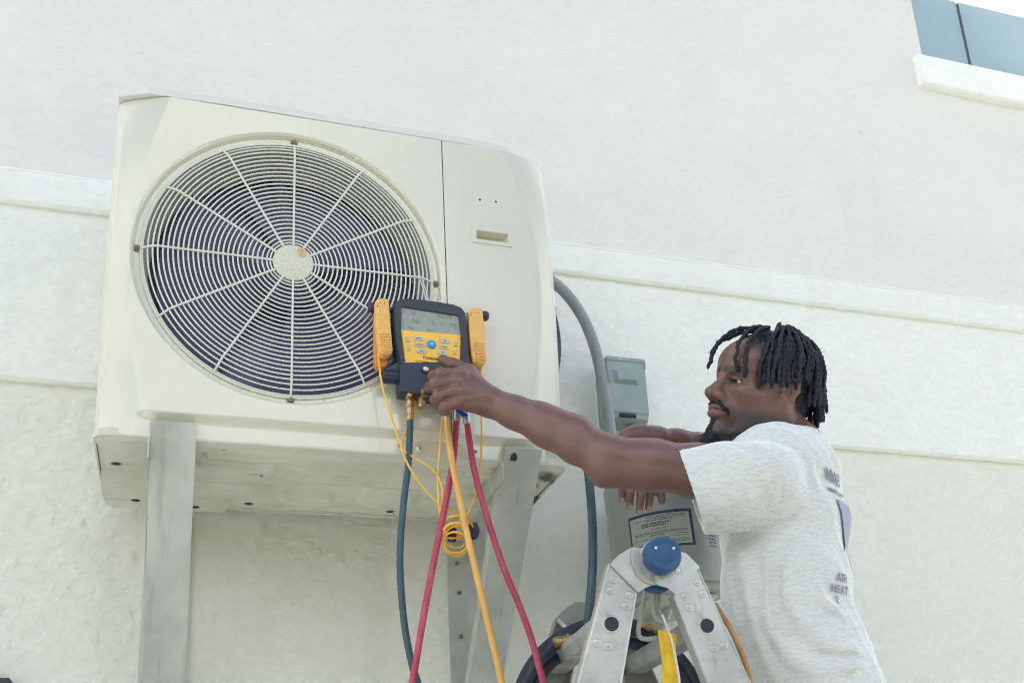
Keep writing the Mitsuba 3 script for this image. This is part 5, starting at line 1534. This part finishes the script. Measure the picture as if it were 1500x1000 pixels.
rails = (((891, 826), (845, 1000), (933, 869), (911, 1000)), ((986, 871), (1036, 1000), (1023, 832), (1100, 1000)))
rail_keys = []
for far in (0, 1):
    off = MOV * far
    for ri, (t0, b0, t1, b1) in enumerate(rails):
        P0, Q0 = at(*t0, y=YL)[[0, 2]], at(*t1, y=YL)[[0, 2]]
        d0, d1 = down(t0, b0, 0.0)[[0, 2]], down(t1, b1, 0.0)[[0, 2]]
        wd_ = np.linalg.norm(at(*b0, y=YL) - at(*b1, y=YL))
        mid0 = at(*b0, y=YL)[[0, 2]]; mid1 = at(*b1, y=YL)[[0, 2]]
        ctr = (mid0 + mid1) / 2
        dr_ = nrm((d0 + d1) / 2 - ctr)
        k_ = ctr[1] / -dr_[1]
        e0, e1 = mid0 + dr_ * k_, mid1 + dr_ * k_
        poly = sg.Polygon([P0, Q0, mid1, e1, e0, mid0]).buffer(.003).buffer(-.003)
        web = extr(poly, AX * .004)
        if far:
            web.apply_translation(AX * .028)
        parts = [web]
        for A_, B_, C_, sgn in ((P0, mid0, e0, 1), (Q0, mid1, e1, -1)):
            n2 = nrm(np.array([-(B_ - A_)[1], (B_ - A_)[0]])); n2 = n2 if n2 @ (ctr - A_) > 0 else -n2
            parts.append(extr(sg.Polygon([A_ + n2 * .0005, B_ + n2 * .0005, C_ + n2 * .0005, C_ + n2 * .004, B_ + n2 * .004, A_ + n2 * .004]), AX * (.0315 if not far else .0285)))
            if not far:
                pth = [np.array([q_[0], YL + .0006, q_[1]]) + np.array([n2[0], 0, n2[1]]) * .002 for q_ in (A_, B_, C_)]
                parts.append(tube(pth, .0024, 8))
        m_ = trimesh.util.concatenate(parts); m_.apply_translation(off)
        rail_keys.append(obj('rail', m_, 'aluminium' if not far else 'aluminium_shaded', lad, smooth=30))
    # hinge plates
    la = [(892.5, 827), (906, 813), (925, 802), (945, 804), (968, 808), (976, 830), (970, 858), (956, 857), (945, 861), (934, 868.5)]
    ra = [(955, 808), (985, 806), (1004, 812), (1023.5, 832), (987, 871), (976, 862), (962, 858), (950, 845)]
    h1, h2 = extr(sg.Polygon(pxpoly(la, YL)).buffer(.002).buffer(-.002), AX * .003), extr(sg.Polygon(pxpoly(ra, YL)).buffer(.002).buffer(-.002), AX * .003)
    h1.apply_translation(-AX * .004 + off); h2.apply_translation(-AX * .0075 + off)
    obj('hinge_plate', h1, 'aluminium' if not far else 'aluminium_shaded', lad, smooth=False)
    obj('hinge_plate', h2, 'aluminium' if not far else 'aluminium_shaded', lad, smooth=False)
    hc = at(965, 821, y=YL) + off
    obj('hinge_disc', [lathe([(.0, .037), (.0012, .037), (.002, .036), (.0021, 0)], hc - AX * .0075, -AX, 48), tube(spline([at(*q_, y=YL) + off - AX * .0078 for q_ in ((926, 804), (924, 815), (926, 828), (933, 842), (944, 852), (957, 857))], 6), .0012, 6)], 'aluminium' if not far else 'aluminium_shaded', lad)
    obj('hinge_hub', rod(hc + AX * .006 + [0, 0, -.016], hc + AX * .03 + [0, 0, -.016], .038, 32), 'hinge_blue', lad)
hc = at(965, 818, y=YL)
lobes = np.linspace(0, 2 * np.pi, 97)[:-1]
rad = .0335 * (1 - .045 * np.clip(np.cos(lobes * 6), 0, 1) ** 2)
e1_, e2_ = nrm(np.cross(AX, [0, 0, 1])), None
e2_ = np.cross(e1_, AX)
secs = [(.011, 1.0), (.030, .97), (.036, .92), (.038, .84), (.0372, .70), (.0362, .60), (.0378, .52), (.0378, .01)]
v = np.array([hc - AX * h_ + rad[i] * s_ * (math.cos(t) * e1_ + math.sin(t) * e2_) for h_, s_ in secs for i, t in enumerate(lobes)])
f = [[i * 96 + k, i * 96 + (k + 1) % 96, (i + 1) * 96 + (k + 1) % 96, (i + 1) * 96 + k] for i in range(len(secs) - 1) for k in range(96)]
kb = tm(v, f); kb.fix_normals()
hk_ = obj('hinge_knob', kb, 'hinge_blue', lad, smooth=40, label='large round blue hinge knob')
for t in (2.6, .5):
    c = hc - AX * .0375 + .0185 * (math.cos(t) * e1_ + math.sin(t) * e2_)
    obj('screw', lathe([(0, .003), (.0012, .0026), (.0013, 0)], c, -AX, 12), 'bright_steel', hk_)
c = at(989, 837.5, y=YL) - AX * .009
obj('screw', lathe([(0, .0052), (.003, .0050), (.005, .003), (.0051, 0)], c, -AX, 16), 'bright_steel', lad)
obj('screw', lathe([(0, .0045), (.001, .0045), (.0015, 0)], at(960, 848, y=YL) - AX * .011, -AX, 16), 'hook_grey', lad)
for a, b in ((898, 849), (894, 865), (921.5, 871.5), (917, 887.5), (874, 941), (890.6, 946), (1022, 853), (1029, 869.5), (1002.5, 873.4), (1009, 889.6), (1045.4, 949.6), (1060.4, 945.4)):
    c = at(a, b, y=YL) - AX * .0008
    obj('rivet', lathe([(0, .0076), (.0012, .0074), (.0024, .0058), (.0029, .003), (.003, 0)], c, -AX, 18), 'aluminium', lad)
for a, b in ((895.4, 914), (1035, 916.6)):
    c = at(a, b, y=YL)
    obj('rung_socket', lathe([(-.004, .0158), (.0022, .0158), (.0032, .0145), (.0032, .0126), (-.002, .0122), (-.002, 0)], c, -AX, 28), 'aluminium', lad, label='round hollow rung end in the rail')
    rs = lad + '__rung_socket'
    obj('hollow', lathe([(-.0005, .0124), (.0025, .0124), (.0026, 0)], c - AX * .0003, -AX, 24), 'hole_dark', lad)  # solid dark disc standing in for the shade inside the rung end
    # the rung: a flat tube with long pressed slots on its underside, running to the far side
    dz = nrm(np.cross(AX, [1, 0, 0])); dz = dz if dz[2] > 0 else -dz
    dxv = np.cross(dz, AX); dxv = dxv if dxv[0] > 0 else -dxv
    s0 = c + AX * .006; s1 = c + VL - AX * .012
    pr_ = [(-.026, .016), (.026, .016), (.026, .004), (.018, -.016), (-.018, -.016), (-.026, .004)]
    rg = obj('rung', hull([o + dxv * x + dz * z for o in (s0, s1) for x, z in pr_]), 'aluminium_shaded', lad, smooth=False)
    L_ = np.linalg.norm(s1 - s0)
    for k in range(3):
        for xx in (-.007, .007):
            a0, a1 = s0 + AX * (.03 + k * .12 + (.05 if xx > 0 else 0)), s0 + AX * (.10 + k * .12 + (.05 if xx > 0 else 0))
            st = [a0 + AX * 0 + dxv * (xx - .004), a1 + dxv * (xx - .004), a1 + AX * .004 + dxv * xx, a1 + dxv * (xx + .004), a0 + dxv * (xx + .004), a0 - AX * .004 + dxv * xx]
            obj('slot_rim', tube(np.array(st) - dz * .0162, .0011, 6, closed=True), 'aluminium_shaded', rg, smooth=True)
# more rungs down each pair of rails, out of the frame
for ri, (a, b) in enumerate(((895.4, 914), (1035, 916.6))):
    t0, b0, t1, b1 = rails[ri]
    dr_ = nrm((at(*b0, y=YL) + at(*b1, y=YL)) / 2 - (at(*t0, y=YL) + at(*t1, y=YL)) / 2)
    for k in range(1, 7):
        c = at(a, b, y=YL) + dr_ * .29 * k
        if c[2] > .12:
            obj('rung', hull([o + dxv * x + dz * z for o in (c + AX * .006, c + VL - AX * .012) for x, z in pr_]), 'aluminium_shaded', lad, smooth=False)
# spring clips hanging under the hinge
YH = YL + .06
clip_ = thing('spring_clip', 'bent grey metal clips hanging under the ladder hinge', 'clip')
obj('hook', tube(spline([at(946, 862, y=YH), at(943, 880, y=YH), at(938, 905, y=YH), at(935, 925, y=YH), at(938.5, 933.5, y=YH), at(948, 935.5, y=YH), at(962, 934, y=YH), at(972, 932, y=YH)], 8), .0044, 12), 'hook_grey', clip_, smooth=60)
obj('hook', tube(spline([at(961, 858, y=YH - .01), at(958, 876, y=YH - .01), at(957.5, 894, y=YH - .01), at(961, 905, y=YH - .01), at(969, 910, y=YH - .01), at(977, 910.5, y=YH - .01)], 8), .0048, 12), 'hook_grey', clip_, smooth=60)
obj('hook', tube(spline([at(967, 858, y=YH - .012), at(966, 876, y=YH - .012), at(965, 890, y=YH - .012), at(970, 900, y=YH - .012)], 8), .0030, 10), 'hook_grey', clip_, smooth=60)
stp = thing('yellow_strap', 'yellow flat strap hanging from the clip between the ladder rails', 'strap')
sa, sb = [(963.5, 922), (966, 940), (970, 970), (970, 1010), (969, 1060)], [(991, 930), (990, 950), (991.5, 975), (994, 1010), (995, 1060)]
va, vb = spline([at(*q, y=YH - .012) for q in sa], 6), spline([at(*q, y=YH - .024) for q in sb], 6)
nn_ = len(va)
mid = (va + vb) / 2 + np.c_[0 * va[:, 0], -.005 + 0 * va[:, 0], 0 * va[:, 0]]
g_ = np.stack([va, (va * .5 + mid * .5), mid, (vb * .5 + mid * .5), vb], 1).reshape(-1, 3)
f = [[i * 5 + k, i * 5 + k + 1, (i + 1) * 5 + k + 1, (i + 1) * 5 + k] for i in range(nn_ - 1) for k in range(4)]
obj('webbing', [tm(g_, f), tm(g_ + [0, .0018, 0], [q_[::-1] for q_ in f])], 'strap_yellow', stp, smooth=60)
obj('tie_cord', tube(spline([at(970, 900, y=YH - .03), at(976, 915, y=YH - .034), at(984, 938, y=YH - .036), at(990, 965, y=YH - .036), at(996, 1005, y=YH - .034), at(998, 1060, y=YH - .03)], 8), .0022, 8), 'cord', stp, smooth=60)
# the coil of thick hose hung behind the near rails
hcoil = thing('hose_coil', 'coil of thick dark hose with a brass end hanging behind the ladder', 'hose')
for (cx, cy, rx, ry, yy, rr) in ((893, 1052, 138, 137, -.03, .0128), (895, 1060, 122, 122, -.01, .0128), (890, 1056, 131, 146, .02, .0115)):
    t = np.linspace(0, 2 * np.pi, 90, endpoint=False)
    P_ = np.array([at(cx + rx * math.cos(a) + 5 * math.sin(2 * a + cx), cy + ry * math.sin(a), y=yy + .012 * math.sin(a * 2 + cy)) for a in t])
    obj('loop', tube(P_, rr, 16, closed=True), 'hose_black', hcoil, smooth=60)
a_, b_ = at(812, 941, y=-.062), at(850, 932, y=-.062)
L_ = np.linalg.norm(b_ - a_)
obj('brass_end', lathe([(0, .0085), (.001, .0105), (L_ * .36, .0105), (L_ * .38, .0075), (L_ * .45, .0075), (L_ * .46, .0112), (L_ * .56, .0112), (L_ * .58, .0085), (L_ * .9, .0085), (L_, .005), (L_ + .001, 0)], a_, b_ - a_, 12), 'brass', hcoil)
a_, b_ = at(938, 913, y=-.05), at(962, 923, y=-.05)
obj('brass_end', lathe([(0, .006), (.012, .006), (.013, .008), (.024, .008), (.025, .005), (.036, .005), (.037, 0)], a_, b_ - a_, 12), 'brass', hcoil)
hose('tether_hose', [(1048, 885, -.31), (1058, 902, -.325), (1070, 920, -.34), (1082, 945, -.35), (1092, 972, -.352), (1099, 1005, -.35), (1102, 1060, -.34)], .0052, 'hose_orange', 'thin orange brown hose between the ladder rail and the shirt')
# bolts in the wall leg of the right bracket
for q in ((669.5, 825), (673, 868), (675, 932), (669, 789)):
    c = at(*q, y=.461)
    obj('bolt', lathe([(0, .006), (.001, .006), (.004, .0055), (.0045, .003), (.0046, 0)], c, (0, -1, 0), 6), 'rusty_steel', br[0])
c = at(752, 661, y=-.012)
obj('bolt', lathe([(-.02, .0075), (.008, .0075), (.009, 0)], at(752, 661, y=-.002), (0, 0, 1), 6), 'hole_dark', br[0])
wf = thing('wall_fixture', 'dark grey box just peeking in at the bottom left corner', 'box')
a_ = at(0, 993, y=.44)
obj('cover', box(a_[0] - .06, a_[0] + .022, .43, .4695, a_[2] - .10, a_[2], .004), 'gauge_black', wf)
